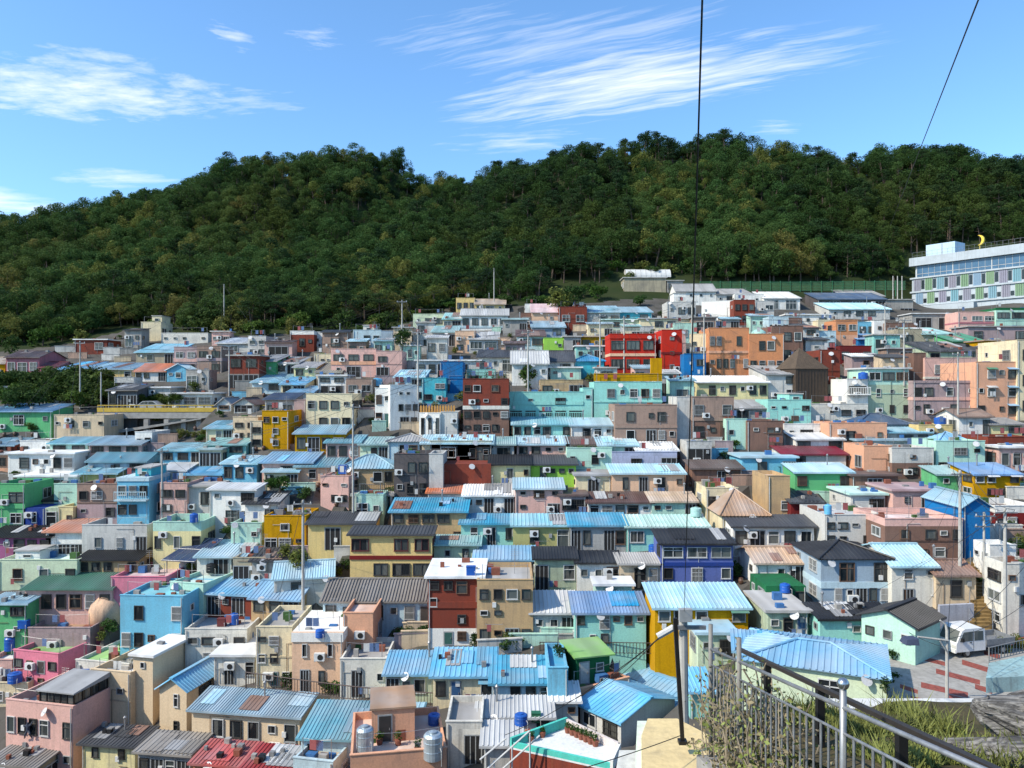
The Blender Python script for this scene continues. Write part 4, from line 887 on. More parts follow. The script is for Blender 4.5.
# ---- small huts and extensions that crowd the gaps between the houses
def infill():
    r = random.Random(21); names = [('white', 'white', 'offwhite'), ('pink', 'pale pink', 'pink'), ('cream', 'cream', 'cream'), ('grey', 'grey', 'ltgrey'), ('mint', 'mint', 'mint'), ('brown', 'brown', 'brownlt'), ('beige', 'beige', 'beige'), ('blue', 'pale blue', 'paleblue'), ('conc', 'bare concrete', 'concrete'), ('mauve', 'mauve', 'mauve'), ('turq', 'turquoise', 'turq')]
    roofs = [('f', 'concrete', 'walled flat roof'), ('F', 'concrete', 'flat slab roof'), ('f', 'ltgrey', 'pale walled roof'), ('f', 'grey', 'grey walled roof'), ('F', 'grey', 'grey slab roof'), ('s', 'ltgrey', 'light grey sheet roof'), ('s', 'greyblue', 'grey-blue sheet roof'), ('s', 'pale', 'faded blue roof'), ('F', 'concrete', 'flat slab roof'), ('f', 'concrete', 'walled flat roof'), ('s', 'dark', 'dark roof'), ('s', 'brown', 'brown roof'), ('s', 'teal', 'teal roof'), ('F', 'white', 'white flat roof')]
    used = set(); n = 0
    for py in range(334, 700, 5):
        for px in range(4, 1020, 7):
            x, y = px + r.uniform(-3, 3), py + r.uniform(-2, 2)
            if (y < 375 and x < 130) or (y < 348 and x < 420) or (144 < x < 162 and 445 < y < 570) or (x > 655 and y > 585) or (x < 310 and 396 < y < 446) or (x < 112 and y < 410): continue
            Y = hit(x, y)
            if Y > 150 or Y < 45: continue
            wpx = r.uniform(2.8, 4.6) * FOC / Y; hpx = r.uniform(2.3, 4.2) * FOC / Y; x0, x1 = x - wpx / 2, x + wpx / 2; dd = r.uniform(2.2, 3.4)
            pts_ = [pt(q, y, Y) for q in (x0, x, x1)]; pts_ += [p + Vector((0, dd, 0)) for p in pts_]; bad = False
            for Mi, hw, d, z0 in PADS:
                for p in pts_:
                    l = Mi @ p
                    if abs(l.x) < hw + .1 and -.4 < l.y < d + .1: bad = True; break
                if bad: break
            if bad: continue
            vis = 0
            for qx in (x0 + 1, x, x1 - 1):
                for qy in (y - hpx * .25, y - hpx * .8):
                    if not any(a < qx < b and c < qy < d_ and Yr < Y for a, b, c, d_, Yr, _ in RECTS): vis += 1
            cover = sum(1 for a, b, c, d_, Yr, _ in RECTS if Yr > Y and a < x < b and c < y - hpx * .6 < d_)
            if vis < 3 or cover: continue
            near = min(RECTS[:NH], key=lambda q: (((q[0] + q[1]) / 2 - x) / 1.5) ** 2 + ((q[2] + q[3]) / 2 - y) ** 2)
            core = near[5].split(' with ')[0].split(' beside ')[0].split(' under ')[0]
            for cut in (' above ', ' below ', ' behind ', ' at ', ' left ', ' right ', ' by ', ' on ', ' in ', ' between ', ' of ', ',', ' near ', ' next ', ' cut ', ' joined ', ' among ', ' tucked '): core = core.split(cut)[0]
            for _ in range(12):
                c = r.choice(names); rf = r.choice(roofs); key = (c[0], rf[2], core)
                if key not in used and (c[0], rf[2]) not in [k[:2] for k in used if k[2] == core]: break
            lab = f'small {c[1]} annexe with a {rf[2]} beside the {core}'
            if len(lab.split()) > 16 or key in used: continue
            used.add(key); n += 1
            h(x0, x1, y - hpx, y, c[2], f'{rf[0]}:{rf[1]}', r.choice(['b.', '.D', 'w', 's.D', 'D', 'bs', '.w.', 'Gs']), lab, d=dd, Y=Y, dirt=.75, nm='annexe', cat='annexe', rise=.45 if rf[0] == 's' else None)
            if n > 85: return
NH = len(RECTS); infill(); print('infill', len(RECTS) - NH)
# ------------------------------------------------------------------ ground sheet, with level plots under the houses
gx = np.concatenate([np.linspace(-900, -140, 24)[:-1], np.arange(-140, 150, 1.25), np.linspace(150, 950, 26)])
gy = np.concatenate([np.linspace(-120, 0, 10)[:-1], np.arange(0, 190, 1.25), np.arange(190, 330, 4), np.linspace(330, 1100, 24)])
XX, YY = np.meshgrid(gx, gy); ZZ = G(XX, YY)
for Mi, hw, d, z0 in PADS:
    a = np.array(Mi); lx = a[0, 0] * XX + a[0, 1] * YY + a[0, 3]; ly = a[1, 0] * XX + a[1, 1] * YY + a[1, 3]
    k = (np.abs(lx) < hw + .5) & (ly > -.9) & (ly < d + .3); ZZ[k] = np.minimum(ZZ[k], z0 - .04)
kb = (XX > (98 - CX) / FOC * 104) & (XX < (214 - CX) / FOC * 104) & (YY > 95.5) & (YY < 106); ZZ[kb] = np.minimum(ZZ[kb], -7.3)      # open span under the bridge
# plaza stays level
k = (XX > 23) & (XX < 42) & (YY > 43) & (YY < 57); ZZ[k] = np.minimum(ZZ[k], -18.62)
k = (YY < 16) & (XX > 0) & (XX < 12); ZZ[k] = np.minimum(ZZ[k], -7.5)
BORD = [(-400,352),(0,352),(60,345),(130,330),(210,336),(290,334),(350,332),(400,326),(455,306),(520,306),(560,306),(620,300),(700,298),(905,300),(1000,302),(1500,302)]
def border(px): return np.interp(px, [b[0] for b in BORD], [b[1] for b in BORD])
ny, nx = XX.shape
verts = np.stack([XX, YY, ZZ], -1).reshape(-1, 3)
idx = np.arange(ny * nx).reshape(ny, nx)
faces = np.stack([idx[:-1, :-1], idx[:-1, 1:], idx[1:, 1:], idx[1:, :-1]], -1).reshape(-1, 4)
gm_ = bpy.data.meshes.new('ground'); gm_.from_pydata(verts.tolist(), [], faces.tolist())
fc = verts[faces].mean(1); fpx = CX + FOC * fc[:, 0] / np.maximum(fc[:, 1], 1); fpy = HY - FOC * fc[:, 2] / np.maximum(fc[:, 1], 1)
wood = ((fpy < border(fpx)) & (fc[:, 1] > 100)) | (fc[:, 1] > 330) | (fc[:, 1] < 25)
def ground_mat(name, a, b, c_, sc):
    m, t, n, l, bs = nodes(name); tcn = n.new('ShaderNodeTexCoord'); v = tcn.outputs['Object']
    c = mixn(t, ramp(t, noise(t, v, sc, 6, .65), .35, .7), a, b); c = mixn(t, ramp(t, noise(t, v, sc * 4, 5), .55, .75, 0, .7), c, c_)
    l.new(c, bs.inputs['Base Color']); bs.inputs['Roughness'].default_value = .95; bs.inputs['Specular IOR Level'].default_value = .1
    bp = n.new('ShaderNodeBump'); bp.inputs['Strength'].default_value = .5; bp.inputs['Distance'].default_value = .1; l.new(noise(t, v, sc * 8, 5), bp.inputs['Height']); l.new(bp.outputs[0], bs.inputs['Normal'])
    return m
gm_.materials.append(ground_mat('village_ground', (.095, .088, .08), (.06, .055, .048), (.035, .045, .02), .25))  # kept dark so gaps between houses read as shaded; mossy spots on top
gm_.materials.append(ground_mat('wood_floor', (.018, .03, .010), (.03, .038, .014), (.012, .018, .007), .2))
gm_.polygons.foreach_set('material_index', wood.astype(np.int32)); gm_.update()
g = put('ground', gm_); g['kind'] = 'structure'

# ------------------------------------------------------------------ trees
def leaf_mat(name, c1, c2, c3):
    m, t, n, l, b = nodes(name); oi = n.new('ShaderNodeObjectInfo'); tcn = n.new('ShaderNodeTexCoord')
    c = mixn(t, ramp(t, oi.outputs['Random'], 0, 1), c1, c2)
    pn = ramp(t, noise(t, oi.outputs['Location'], .022, 3), .50, .64); c = mixn(t, pn, c, c3)
    hs = n.new('ShaderNodeHueSaturation'); l.new(ramp(t, noise(t, tcn.outputs['Object'], .9, 3), .3, .7, .74, 1.28), hs.inputs['Value']); l.new(c, hs.inputs['Color'])
    l.new(hs.outputs[0], b.inputs['Base Color']); b.inputs['Roughness'].default_value = .75; b.inputs['Specular IOR Level'].default_value = .12
    tr = n.new('ShaderNodeBsdfTranslucent'); l.new(hs.outputs[0], tr.inputs['Color']); ms = n.new('ShaderNodeMixShader'); ms.inputs[0].default_value = .33
    l.new(b.outputs[0], ms.inputs[1]); l.new(tr.outputs[0], ms.inputs[2]); l.new(ms.outputs[0], n['Material Output'].inputs['Surface']); return m
LEAF = dict(dark=leaf_mat('leaves_dark', (.022, .052, .013), (.036, .07, .017), (.06, .085, .018)),
            mid=leaf_mat('leaves_mid', (.040, .088, .024), (.056, .102, .026), (.085, .118, .03)),
            olive=leaf_mat('leaves_olive', (.105, .135, .03), (.135, .145, .036), (.15, .135, .04)),
            rust=leaf_mat('leaves_rust', (.14, .085, .045), (.12, .09, .045), (.13, .11, .04)),
            pine=leaf_mat('needles', (.018, .042, .016), (.026, .055, .018), (.034, .06, .018)),
            bush=leaf_mat('leaves_bush', (.03, .075, .012), (.05, .10, .018), (.075, .11, .02)))
BARK = plain('bark', (.085, .06, .045), .9, 0, .4, 4)
def leaves(mb, c, rx, rz, n, size, r, m=1, shell=.55):
    for _ in range(n):
        while True:
            d = Vector((r.gauss(0, 1), r.gauss(0, 1), r.gauss(0, 1)))
            if d.length > .01: break
        d.normalize(); k = shell + (1 - shell) * r.random() ** .5
        p = Vector((c[0] + d.x * rx * k, c[1] + d.y * rx * k, c[2] + d.z * rz * k))
        u = Vector((r.gauss(0, 1), r.gauss(0, 1), r.gauss(0, .6))).normalized(); v = u.cross(d + Vector((r.gauss(0, .5), r.gauss(0, .5), r.gauss(0, .5))))
        if v.length < .01: continue
        v.normalize(); s = size * r.uniform(.6, 1.3)
        mb.face([p - u * s * .5, p + v * s * .28, p + u * s * .5, p - v * s * .28], m)
def tree_mesh(kind, seed, H=8.0, dense=1.0):
    r = random.Random(seed); mb = MB(); lean = Vector((r.uniform(-.5, .5), r.uniform(-.5, .5), 0))
    if kind == 'pine':
        top = Vector((lean.x * 1.5, lean.y * 1.5, H * .93)); mb.tube([(0, 0, -.6), (lean.x * .4, lean.y * .4, H * .4), tuple(top)], [.17, .13, .05], 6)
        for k in range(11):
            z = H * r.uniform(.48, .98); a = r.uniform(0, 6.28); q = max(.5, (1.15 - z / H) * 4.6) * r.uniform(.4, 1); c = (top.x * z / H + math.cos(a) * q, top.y * z / H + math.sin(a) * q, z)
            mb.tube([(top.x * z / H, top.y * z / H, z - .5), c], [.07, .02], 4); leaves(mb, c, r.uniform(.9, 1.6), r.uniform(.35, .6), int(120 * dense), .32, r, shell=.3)
        leaves(mb, tuple(top), .9, .6, int(70 * dense), .4, r, shell=.3)
    elif kind == 'bare':
        def br(p, d, ln, rad, lv):
            q = p + d * ln; mb.tube([p, p.lerp(q, .5) + Vector((r.uniform(-.1, .1), r.uniform(-.1, .1), 0)) * ln * .4, q], [rad, rad * .8, rad * .6], 5)
            if lv == 0: return
            for _ in range(3 if lv > 1 else 4):
                nd = (d + Vector((r.gauss(0, .5), r.gauss(0, .5), r.gauss(0, .3)))).normalized(); br(q, nd, ln * r.uniform(.6, .85), rad * .55, lv - 1)
        br(Vector((0, 0, -.4)), Vector((0, 0, 1)), H * .36, .16, 4)
        leaves(mb, (0, 0, H * .75), H * .3, H * .22, 160, .3, r, shell=.2)
    else:
        mb.tube([(0, 0, -.6), (lean.x, lean.y, H * .35), (lean.x * 1.6, lean.y * 1.6, H * .7)], [.2, .15, .07], 6)
        n = r.randint(13, 18)
        for k in range(n):
            z = H * r.uniform(.3, .9); q = r.random() ** .5 * H * .43 * math.sin(min(1, (z / H - .12) / .8) * math.pi * .85 + .25); a = r.uniform(0, 6.28)
            c = (lean.x + math.cos(a) * q, lean.y + math.sin(a) * q, z)
            if k % 3 == 0: mb.tube([(lean.x, lean.y, H * .33), c], [.08, .02], 4)
            rr = r.uniform(.9, 1.7) * H / 8; leaves(mb, c, rr, rr * .8, int(165 * dense), .34 * H / 8, r, shell=.5)
        leaves(mb, (lean.x * 1.5, lean.y * 1.5, H * .92), .9, .7, int(60 * dense), .42, r)
    return mb
PROTO = []
for kind, lm, cnt, wt, lab in (('round', 'dark', 3, 5, 'dark green broadleaf tree'), ('round', 'mid', 3, 4, 'mid green broadleaf tree'), ('pine', 'pine', 3, 5, 'dark pine with layered boughs'), ('round', 'olive', 2, 2.0, 'olive yellow autumn tree'), ('round', 'rust', 1, .35, 'rusty brown autumn tree')):
    for i in range(cnt):
        me = tree_mesh(kind, 100 + len(PROTO), 7.6 if kind == 'pine' else 6.8).mesh('tree', [BARK, LEAF[lm]]); PROTO.append((me, kind, lm, wt / cnt, lab))
tr = random.Random(5); pts = []
def ok_tree(x, y, z):
    px = CX + FOC * x / y; py = HY - FOC * z / y
    if not (-260 < px < 1290): return False
    b = float(border(px)) - 4
    if py > b: return False
    if 600 < px < 700 and py > 268: return False
    if 545 < px < 700 and py > 284: return False          # clearing by the greenhouse
    if 690 < px < 1290 and py > 283: return False         # fenced strip and the hotel plot
    if px > 900 and y < 205: return False
    return True
yy = 118.0
while yy < 345:
    xx = -yy * 1.02
    while xx < yy * 1.03:
        x = xx + tr.uniform(-1.6, 1.6); y = yy + tr.uniform(-1.6, 1.6)
        pts.append((x, y)); xx += 2.9 if yy < 230 else 3.3
    yy += 3.0 if yy < 230 else 3.5
pa = np.array(pts); za = G(pa[:, 0], pa[:, 1])
# drop what the ridges hide for good (keep a band behind each crest)
keep = []
for (x, y), z in zip(pts, za):
    if not ok_tree(x, y, z): continue
    keep.append((x, y, float(z)))
ka = np.array(keep); vis = np.ones(len(ka), bool)
for f in (.80, .86, .91, .95):
    zz = G(ka[:, 0] * f, ka[:, 1] * f); vis &= ~(zz > (ka[:, 2] + 11) * f + 1.5)
keep = [k for k, v in zip(keep, vis) if v]
keep.sort(key=lambda p: p[0] ** 2 + p[1] ** 2)
def pick(x, y):
    px = CX + FOC * x / y
    ws = [w * (.35 if lm in ('olive', 'rust') and px > 600 else 1) * (1.9 if (k == 'pine' and px > 560) else .45 if (k == 'pine' and px < 250) else 1) * (1.5 if (lm == 'olive' and (px < 420)) else 1) for _, k, lm, w, _ in PROTO]
    return tr.choices(range(len(PROTO)), ws)[0]
NIND = 230
for i, (x, y, z) in enumerate(keep[:NIND]):
    me, kind, lm, w, lab = PROTO[pick(x, y)]; px = CX + FOC * x / y
    zone = 'left end of the village' if px < 230 else 'middle of the village' if px < 540 else 'right half of the village'
    o = put('pine_tree' if kind == 'pine' else 'tree', me, None, (x, y, z - .1), tr.uniform(0, 6.28)); s = tr.uniform(.6, 1.0); o.scale = (s * 1.1, s * 1.1, s)
    tag(o, f'{lab} at the wood edge above the {zone}', 'tree', f'{lab}s of the lower wood edge, {zone}')
rest = keep[NIND:]
def scatter(rest, wts, name, label, seed):
    pc = bpy.data.collections.new(name + '_trees')
    for me, kind, lm, w, lab in PROTO:
        for _ in range(wts.get(lm, 1)): pc.objects.link(bpy.data.objects.new('wood_tree', me))
    fm = bpy.data.meshes.new(name); fm.from_pydata(rest, [], []); fo = put(name, fm); tag(fo, label, 'wood'); fo['kind'] = 'stuff'
    ng = bpy.data.node_groups.new('wood_scatter', 'GeometryNodeTree')
    ng.interface.new_socket('Geometry', in_out='INPUT', socket_type='NodeSocketGeometry'); ng.interface.new_socket('Geometry', in_out='OUTPUT', socket_type='NodeSocketGeometry')
    gi = ng.nodes.new('NodeGroupInput'); go = ng.nodes.new('NodeGroupOutput'); ip = ng.nodes.new('GeometryNodeInstanceOnPoints'); ci = ng.nodes.new('GeometryNodeCollectionInfo')
    ci.inputs['Collection'].default_value = pc; ci.inputs['Separate Children'].default_value = True; ci.inputs['Reset Children'].default_value = True
    rv = ng.nodes.new('FunctionNodeRandomValue'); rv.data_type = 'FLOAT_VECTOR'; rv.inputs['Min'].default_value = (-.08, -.08, 0); rv.inputs['Max'].default_value = (.08, .08, 6.28)
    rs = ng.nodes.new('FunctionNodeRandomValue'); rs.data_type = 'FLOAT'; rs.inputs[2].default_value = .5; rs.inputs[3].default_value = 1.4; rs.inputs['Seed'].default_value = seed
    ip.inputs['Pick Instance'].default_value = True
    ng.links.new(gi.outputs[0], ip.inputs['Points']); ng.links.new(ci.outputs[0], ip.inputs['Instance']); ng.links.new(rv.outputs[0], ip.inputs['Rotation']); ng.links.new(rs.outputs[1], ip.inputs['Scale']); ng.links.new(ip.outputs[0], go.inputs[0])
    md = fo.modifiers.new('scatter', 'NODES'); md.node_group = ng
def zone_of(x, y, z):
    px = CX + FOC * x / y; py = HY - FOC * z / y; nz = nzf(Vector((x * .022, y * .022, 1.7)))
    if nz > .17: return 2
    return 1 if px > 440 and nz < .17 else 0
from mathutils import noise as _mn
nzf = _mn.noise
zs = [[], [], []]
for p in rest: zs[zone_of(*p)].append(p)
scatter(zs[0], dict(dark=3, mid=5, pine=1, olive=1, rust=0), 'wood', 'dense mixed green wood covering the left hill', 4)
scatter(zs[1], dict(dark=4, mid=1, pine=2, olive=0, rust=0), 'wood', 'darker pine wood covering the right hill', 5)
scatter(zs[2], dict(dark=1, mid=4, pine=0, olive=2, rust=0), 'wood', 'olive and yellowish autumn patches scattered through both hill woods', 6)
print('trees', len(keep), 'houses', len(PADS))
# ------------------------------------------------------------------ hotel on the right
def hotel():
    a = R(55); root = empty('hotel', 'white hotel with green, lilac and blue striped storeys beneath a glazed top floor', 'hotel', ((912 - CX) / FOC * 190, 190, 0), -a)
    Wd, Dp = 36.0, 13.0; wl = paint((.42, .46, .49), dirt=.3)
    m = MB(); m.box(0, Wd, 0, Dp, 4, 25.75); m.box(.6, Wd, .5, Dp, 25.753, 29.0); m.build('wall', wl, root)
    m = MB(); m.box(-.5, Wd, -.45, .2, 29.0, 31.0); m.box(-.5, .1, .203, Dp, 29.0, 31.0); m.box(.1, Wd, .2, Dp, 29.003, 29.6); m.build('parapet', wl, root)
    for z in (25.75, 22.35, 19.1): m = MB(); m.box(-.35, Wd, -.35, .0, z, z + .38); m.build('ledge', wl, root)
    gl = MB(); gl.box(.9, Wd, .35, .497, 26.14, 28.98); o = gl.build('glazing', plain('hotel_glass', (.06, .13, .22), .12, 0, .3, .6), root)
    m = MB()
    for i in range(25): x = 1 + i * 1.42; q_ = .09 if i % 6 == 0 else .025; m.box(x - q_, x + q_, .28, .349, 26.14, 28.98)
    m.box(.9, Wd, .28, .349, 26.9, 26.98); m.build('mullions', M_FR['w'], o)
    cols = [(.21, .21, .26), (.15, .25, .14), (.16, .29, .35), (.22, .21, .26), (.15, .25, .14), (.18, .28, .38), (.17, .27, .15), (.22, .21, .27), (.14, .29, .34)]
    for row, (z0, z1) in enumerate(((22.75, 25.7), (19.5, 22.3))):
        for i in range(13):
            x = .5 + i * 2.75 + row * .5; c = cols[(i + row * 5) % 9]; m = MB()
            for k in range(4): m.box(x + k * .44, x + k * .44 + .36, -.14, -.003, z0 + .02, z1 - .02)
            m.build('cladding_panel', plain('cladding_%d' % ((i + row * 5) % 9), c, .5, 0, .15), root)
            w = MB(); w.box(x + 1.8, x + 2.55, -.05, -.003, z0 + (.25 if row else .4), z0 + (1.3 if row else 2.6)); w.build('window', plain('hotel_window', (.012, .014, .016), .15, 0, .1), root)
    m = MB(); m.box(-.3, 15, -1.6, -.003, 17.5, 18.9); m.build('canopy', wl, root)
    # rooftop block, railing
    m = MB(); m.box(2.6, 9.4, 1.6, 6.5, 29.61, 34.0); b = m.build('rooftop_block', paint((.50, .62, .72), dirt=.2), root); m = MB(); m.box(6.3, 6.5, 1.56, 1.598, 29.62, 33.9); m.build('seam', M_FR['g'], b)
    m = MB()
    for i in range(29): x = 1.2 * i; m.tube([(x, .1, 31), (x, .1, 32.3)], .025, 4)
    for z in (31.5, 32.3): m.tube([(0, .1, z), (Wd, .1, z)], .025, 4)
    m.build('roof_railing', M_STEEL, root)
    # moon
    m = MB(); pts_o = [(math.cos(t) * 1.2, math.sin(t) * 1.2) for t in [R(-80 + 160 * i / 20) for i in range(21)]]; pts_i = [(-.38 + math.cos(t) * 1.06, math.sin(t) * 1.17) for t in [R(78 - 156 * i / 20) for i in range(21)]]
    poly = [(x, 0, z) for x, z in pts_o + pts_i]; n = 21
    for i in range(20):
        A, B, c_, D_ = pts_o[i], pts_o[i + 1], pts_i[19 - i], pts_i[20 - i]
        m.hexa([(A[0], -.3, A[1]), (B[0], -.3, B[1]), (B[0], .3, B[1]), (A[0], .3, A[1]), (D_[0], -.3, D_[1]), (c_[0], -.3, c_[1]), (c_[0], .3, c_[1]), (D_[0], .3, D_[1])])
    m.box(.15, .3, -.1, .1, -2.1, -1.1)
    p = root.matrix_basis @ Vector((14.9, 1.2, 33.3)); o = m.build('moon_sculpture', plain('moon_yellow', (.75, .55, .05), .5, 0, .1), None, p, -a); tag(o, 'yellow crescent moon sculpture on the hotel roof', 'sculpture')
hotel()

# ------------------------------------------------------------------ casting rays to set things down on what is there
bpy.context.view_layer.update(); _dg = bpy.context.evaluated_depsgraph_get()
def cast(px, py):
    d = Vector(((px - CX) / FOC, 1, -(py - HY) / FOC)).normalized()
    okk, loc, nrm, i, ob, mt = S.ray_cast(_dg, Vector((0, 0, 0)), d)
    return (loc, nrm, ob) if okk else (None, None, None)
def on(px, py, Y=None):
    loc, n, o = cast(px, py); return loc if loc is not None else pt(px, py, Y or 100)

# ------------------------------------------------------------------ wooden pyramid
def pyramid():
    Y = hit(813, 402); k = Y / FOC; z0 = -(404 - HY) * k; root = empty('pyramid_house', 'dark brown wooden pyramid-roofed house among the pastel houses', 'house', ((812 - CX) * k, Y, z0), R(12))
    w = 36 * k / 2; hh = 36 * k; m = MB(); m.box(-w, w, 0, 2 * w, -3, hh); m.build('wall', plain('brown_boards', (.060, .040, .027), .8, 0, .4, 3, .3), root)
    q = MB(); ap = (-w * .15, w, hh + 21 * k); e = w + .12; q.corr((-e, -.12, hh - .1), (e, -.12, hh - .1), ap, ap, .3, .02); q.corr((e, -.12, hh - .1), (e, 2 * w + .12, hh - .1), ap, ap, .3, .02); q.corr((e, 2 * w + .12, hh - .1), (-e, 2 * w + .12, hh - .1), ap, ap, .3, .02); q.corr((-e, 2 * w + .12, hh - .1), (-e, -.12, hh - .1), ap, ap, .3, .02)
    q.build('roof', plain('brown_shingle', (.085, .058, .036), .8, 0, .4, 3, .3), root)
    m = MB()
    for i in range(10): x = -w + 2 * w * (i + .5) / 10; m.box(x - .03, x + .03, -.05, -.003, -1, hh - .25)
    m.build('batten', plain('brown_batten', (.06, .04, .025), .8), root)
pyramid()

# ------------------------------------------------------------------ hillside road, barrier, bridge
rz_ = -(412 - HY) / FOC * 104; RX0, RX1 = (40 - CX) / FOC * 105, (300 - CX) / FOC * 105
m = MB(); m.box(RX0, RX1, 104, 109, rz_ - .5, rz_); o = m.build('road', plain('asphalt', (.055, .055, .057), .9, 0, .3, 2)); o['kind'] = 'structure'
bar = empty('road_barrier', 'yellow barrier along the hillside road on the left', 'barrier', (RX0, 104, rz_)); ym = plain('barrier_yellow', (.50, .34, .04), .6, 0, .3)
x_ = (98 - CX) / FOC * 104 - RX0; xe = (296 - CX) / FOC * 104 - RX0; m = MB(); m.box(x_, xe, -.25, -.003, .02, .58); m.build('kerb_wall', ym, bar)
m = MB(); m.box(x_, xe, -.18, -.1, .84, .96); m.build('rail', ym, bar)
n_ = int((xe - x_) / 1.1)
for i in range(n_): m = MB(); m.box(x_ + i * 1.1, x_ + i * 1.1 + .14, -.2, -.06, .581, .839); m.build('post', plain('barrier_dark', (.16, .11, .03), .6), bar)
br = empty('bridge', 'grey concrete road bridge with square piers above the blue row houses', 'bridge', (RX0, 104, rz_)); cx_ = lambda p, Y=104: (p - CX) / FOC * Y - RX0
m = MB(); m.box(cx_(98), cx_(240), -.3, .2, -.85, -.06); m.build('deck_beam', M_CONC, br)
m = MB(); m.hexa([(cx_(104), -1.6, -3.2), (cx_(206), -1.6, -.9), (cx_(206), 3, -.9), (cx_(104), 3, -3.2), (cx_(104), -1.6, -2.7), (cx_(206), -1.6, -.76), (cx_(206), 3, -.76), (cx_(104), 3, -2.7)]); m.build('ramp', M_CONC, br)
for p in (150, 170, 187, 202): m = MB(); m.box(cx_(p) - .3, cx_(p) + .3, -1.2, -.6, -6, -.95); m.build('pier', M_CONC, br)
m = MB(); m.box(cx_(130), cx_(206), 1.5, 1.8, -6, -.95); m.build('dark_backing', plain('dark_concrete', (.10, .095, .085), .9, 0, .3, 1), br)  # wall behind the span, in a darker concrete than the piers

# ------------------------------------------------------------------ cars and the pickup
def wheel(parent, x, y, r=.3):
    m = MB(); m.tube([(x, y - .1, r), (x, y + .1, r)], r, 14); o = m.build('wheel', plain('tyre', (.02, .02, .02), .9), parent); m = MB(); m.tube([(x, y - .115, r), (x, y + .115, r)], r * .55, 10); m.build('rim', M_STEEL, o)
def car(loc, rz, colr, label):
    root = empty('parked_car', label, 'car', loc, rz); pr = [(-2.05, .35), (-2.1, .75), (-1.9, .95), (-1.1, 1.0), (-.5, 1.45), (.9, 1.48), (1.6, 1.02), (2.0, .92), (2.1, .6), (2.05, .3)]
    m = MB(); m.prism([(x, -.82, z) for x, z in pr], (0, 1.64, 0)); m.build('body', plain('car_paint_%.2f' % colr[0], colr, .3, .1, .05), root)
    for s in (-1, 1):
        m = MB(); q = [(-.95, 1.02), (-.45, 1.38), (.2, 1.4), (.2, 1.02)]; q2 = [(.28, 1.02), (.28, 1.4), (.85, 1.4), (1.35, 1.04)]
        for Q in (q, q2): m.prism([(x, s * .825, z) for x, z in Q], (0, s * .01, 0))
        m.build('side_window', M_GLASS, root)
    m = MB(); m.hexa([(-1.12, -.7, 1.02), (-1.12, .7, 1.02), (-1.10, .7, 1.03), (-1.10, -.7, 1.03), (-.56, -.66, 1.43), (-.56, .66, 1.43), (-.54, .66, 1.44), (-.54, -.66, 1.44)]); m.build('windscreen', M_GLASS, root)
    for x in (-1.3, 1.3):
        for y in (-.78, .78): wheel(root, x, y)
    for y in (-.6, .6): m = MB(); m.box(-2.13, -2.08, y - .15, y + .15, .62, .76); m.build('headlight', plain('lamp_lens', (.6, .6, .55), .2), root)
car(((149 - CX) / FOC * 105.5, 105.5, rz_), 0, (.38, .38, .39), 'silver car parked behind the yellow road barrier')
car(((188 - CX) / FOC * 106, 106, rz_), R(50), (.62, .62, .62), 'white car on the hillside road beside the tiny gabled hut')
car(((219 - CX) / FOC * 106, 106.4, rz_), R(10), (.30, .31, .33), 'grey car on the hillside road, rightmost of the three')
PZ = -18.5
def gp(px, py, z=PZ): Y = -FOC * z / (py - HY); return Vector(((px - CX) / FOC * Y, Y, z))
def truck():
    A, B = gp(964, 657), gp(986, 649); hd = (A - B).normalized(); mid = (A + B) / 2 + Vector((.2, .2, 0)); rz = math.atan2(-.24, -.97)   # +x is forward
    root = empty('pickup_truck', 'white double-cab pickup truck parked on the red striped plaza', 'truck', mid, rz)
    wp = plain('truck_white', (.66, .66, .65), .35, 0, .12)
    pr = [(.05, .42), (.05, 1.0), (.12, 1.86), (.35, 1.95), (1.75, 1.95), (1.98, 1.82), (2.36, 1.08), (2.42, .98), (2.45, .42)]
    m = MB(); m.prism([(x, -.82, z) for x, z in pr], (0, 1.64, 0)); m.box(2.4, 2.5, -.8, .8, .36, .62); m.build('cab', wp, root)
    for s in (-1, 1):
        m = MB()
        for Q in ([(.25, 1.12), (.27, 1.74), (.98, 1.76), (.98, 1.12)], [(1.1, 1.12), (1.1, 1.76), (1.85, 1.74), (2.16, 1.12)]): m.prism([(x, s * .823, z) for x, z in Q], (0, s * .012, 0))
        m.build('side_window', M_GLASS, root)
        m = MB(); m.box(1.03, 1.05, s * .824 - .004, s * .824 + .004, .5, 1.85); m.box(1.2, 1.35, s * .84 - .02, s * .84 + .02, 1.0, 1.04); m.build('door_seam', M_BLKM, root)
        m = MB(); m.box(2.0, 2.12, s * .95 - .09, s * .95 + .09, 1.15, 1.4); m.build('mirror', M_BLKM, root)
        m = MB(); m.box(2.43, 2.47, s * .6 - .17, s * .6 + .17, .68, .86); m.build('headlight', plain('lamp_lens', (.6, .6, .55), .2), root)
    m = MB(); m.hexa([(2.385, -.72, 1.1), (2.385, .72, 1.1), (2.36, .72, 1.1), (2.36, -.72, 1.1), (2.02, -.68, 1.8), (2.02, .68, 1.8), (2.0, .68, 1.8), (2.0, -.68, 1.8)]); m.build('windscreen', M_GLASS, root)
    gm2 = plain('truck_bed', (.20, .21, .22), .6, .1, .3); m = MB(); m.box(-2.35, .02, -.84, .84, .62, .74)
    for s in (-1, 1): m.box(-2.35, .02, s * .84 - .03, s * .84 + .03, .742, 1.12)
    m.box(-2.38, -2.32, -.81, .81, .742, 1.12); m.box(-.02, .02, -.8, .8, .742, 1.5); m.box(-2.3, .0, -.35, .35, .35, .618); m.build('cargo_bed', gm2, root)
    for x in (-1.45, 1.5):
        for y in (-.7, .7): wheel(root, x, y, .31)
truck()

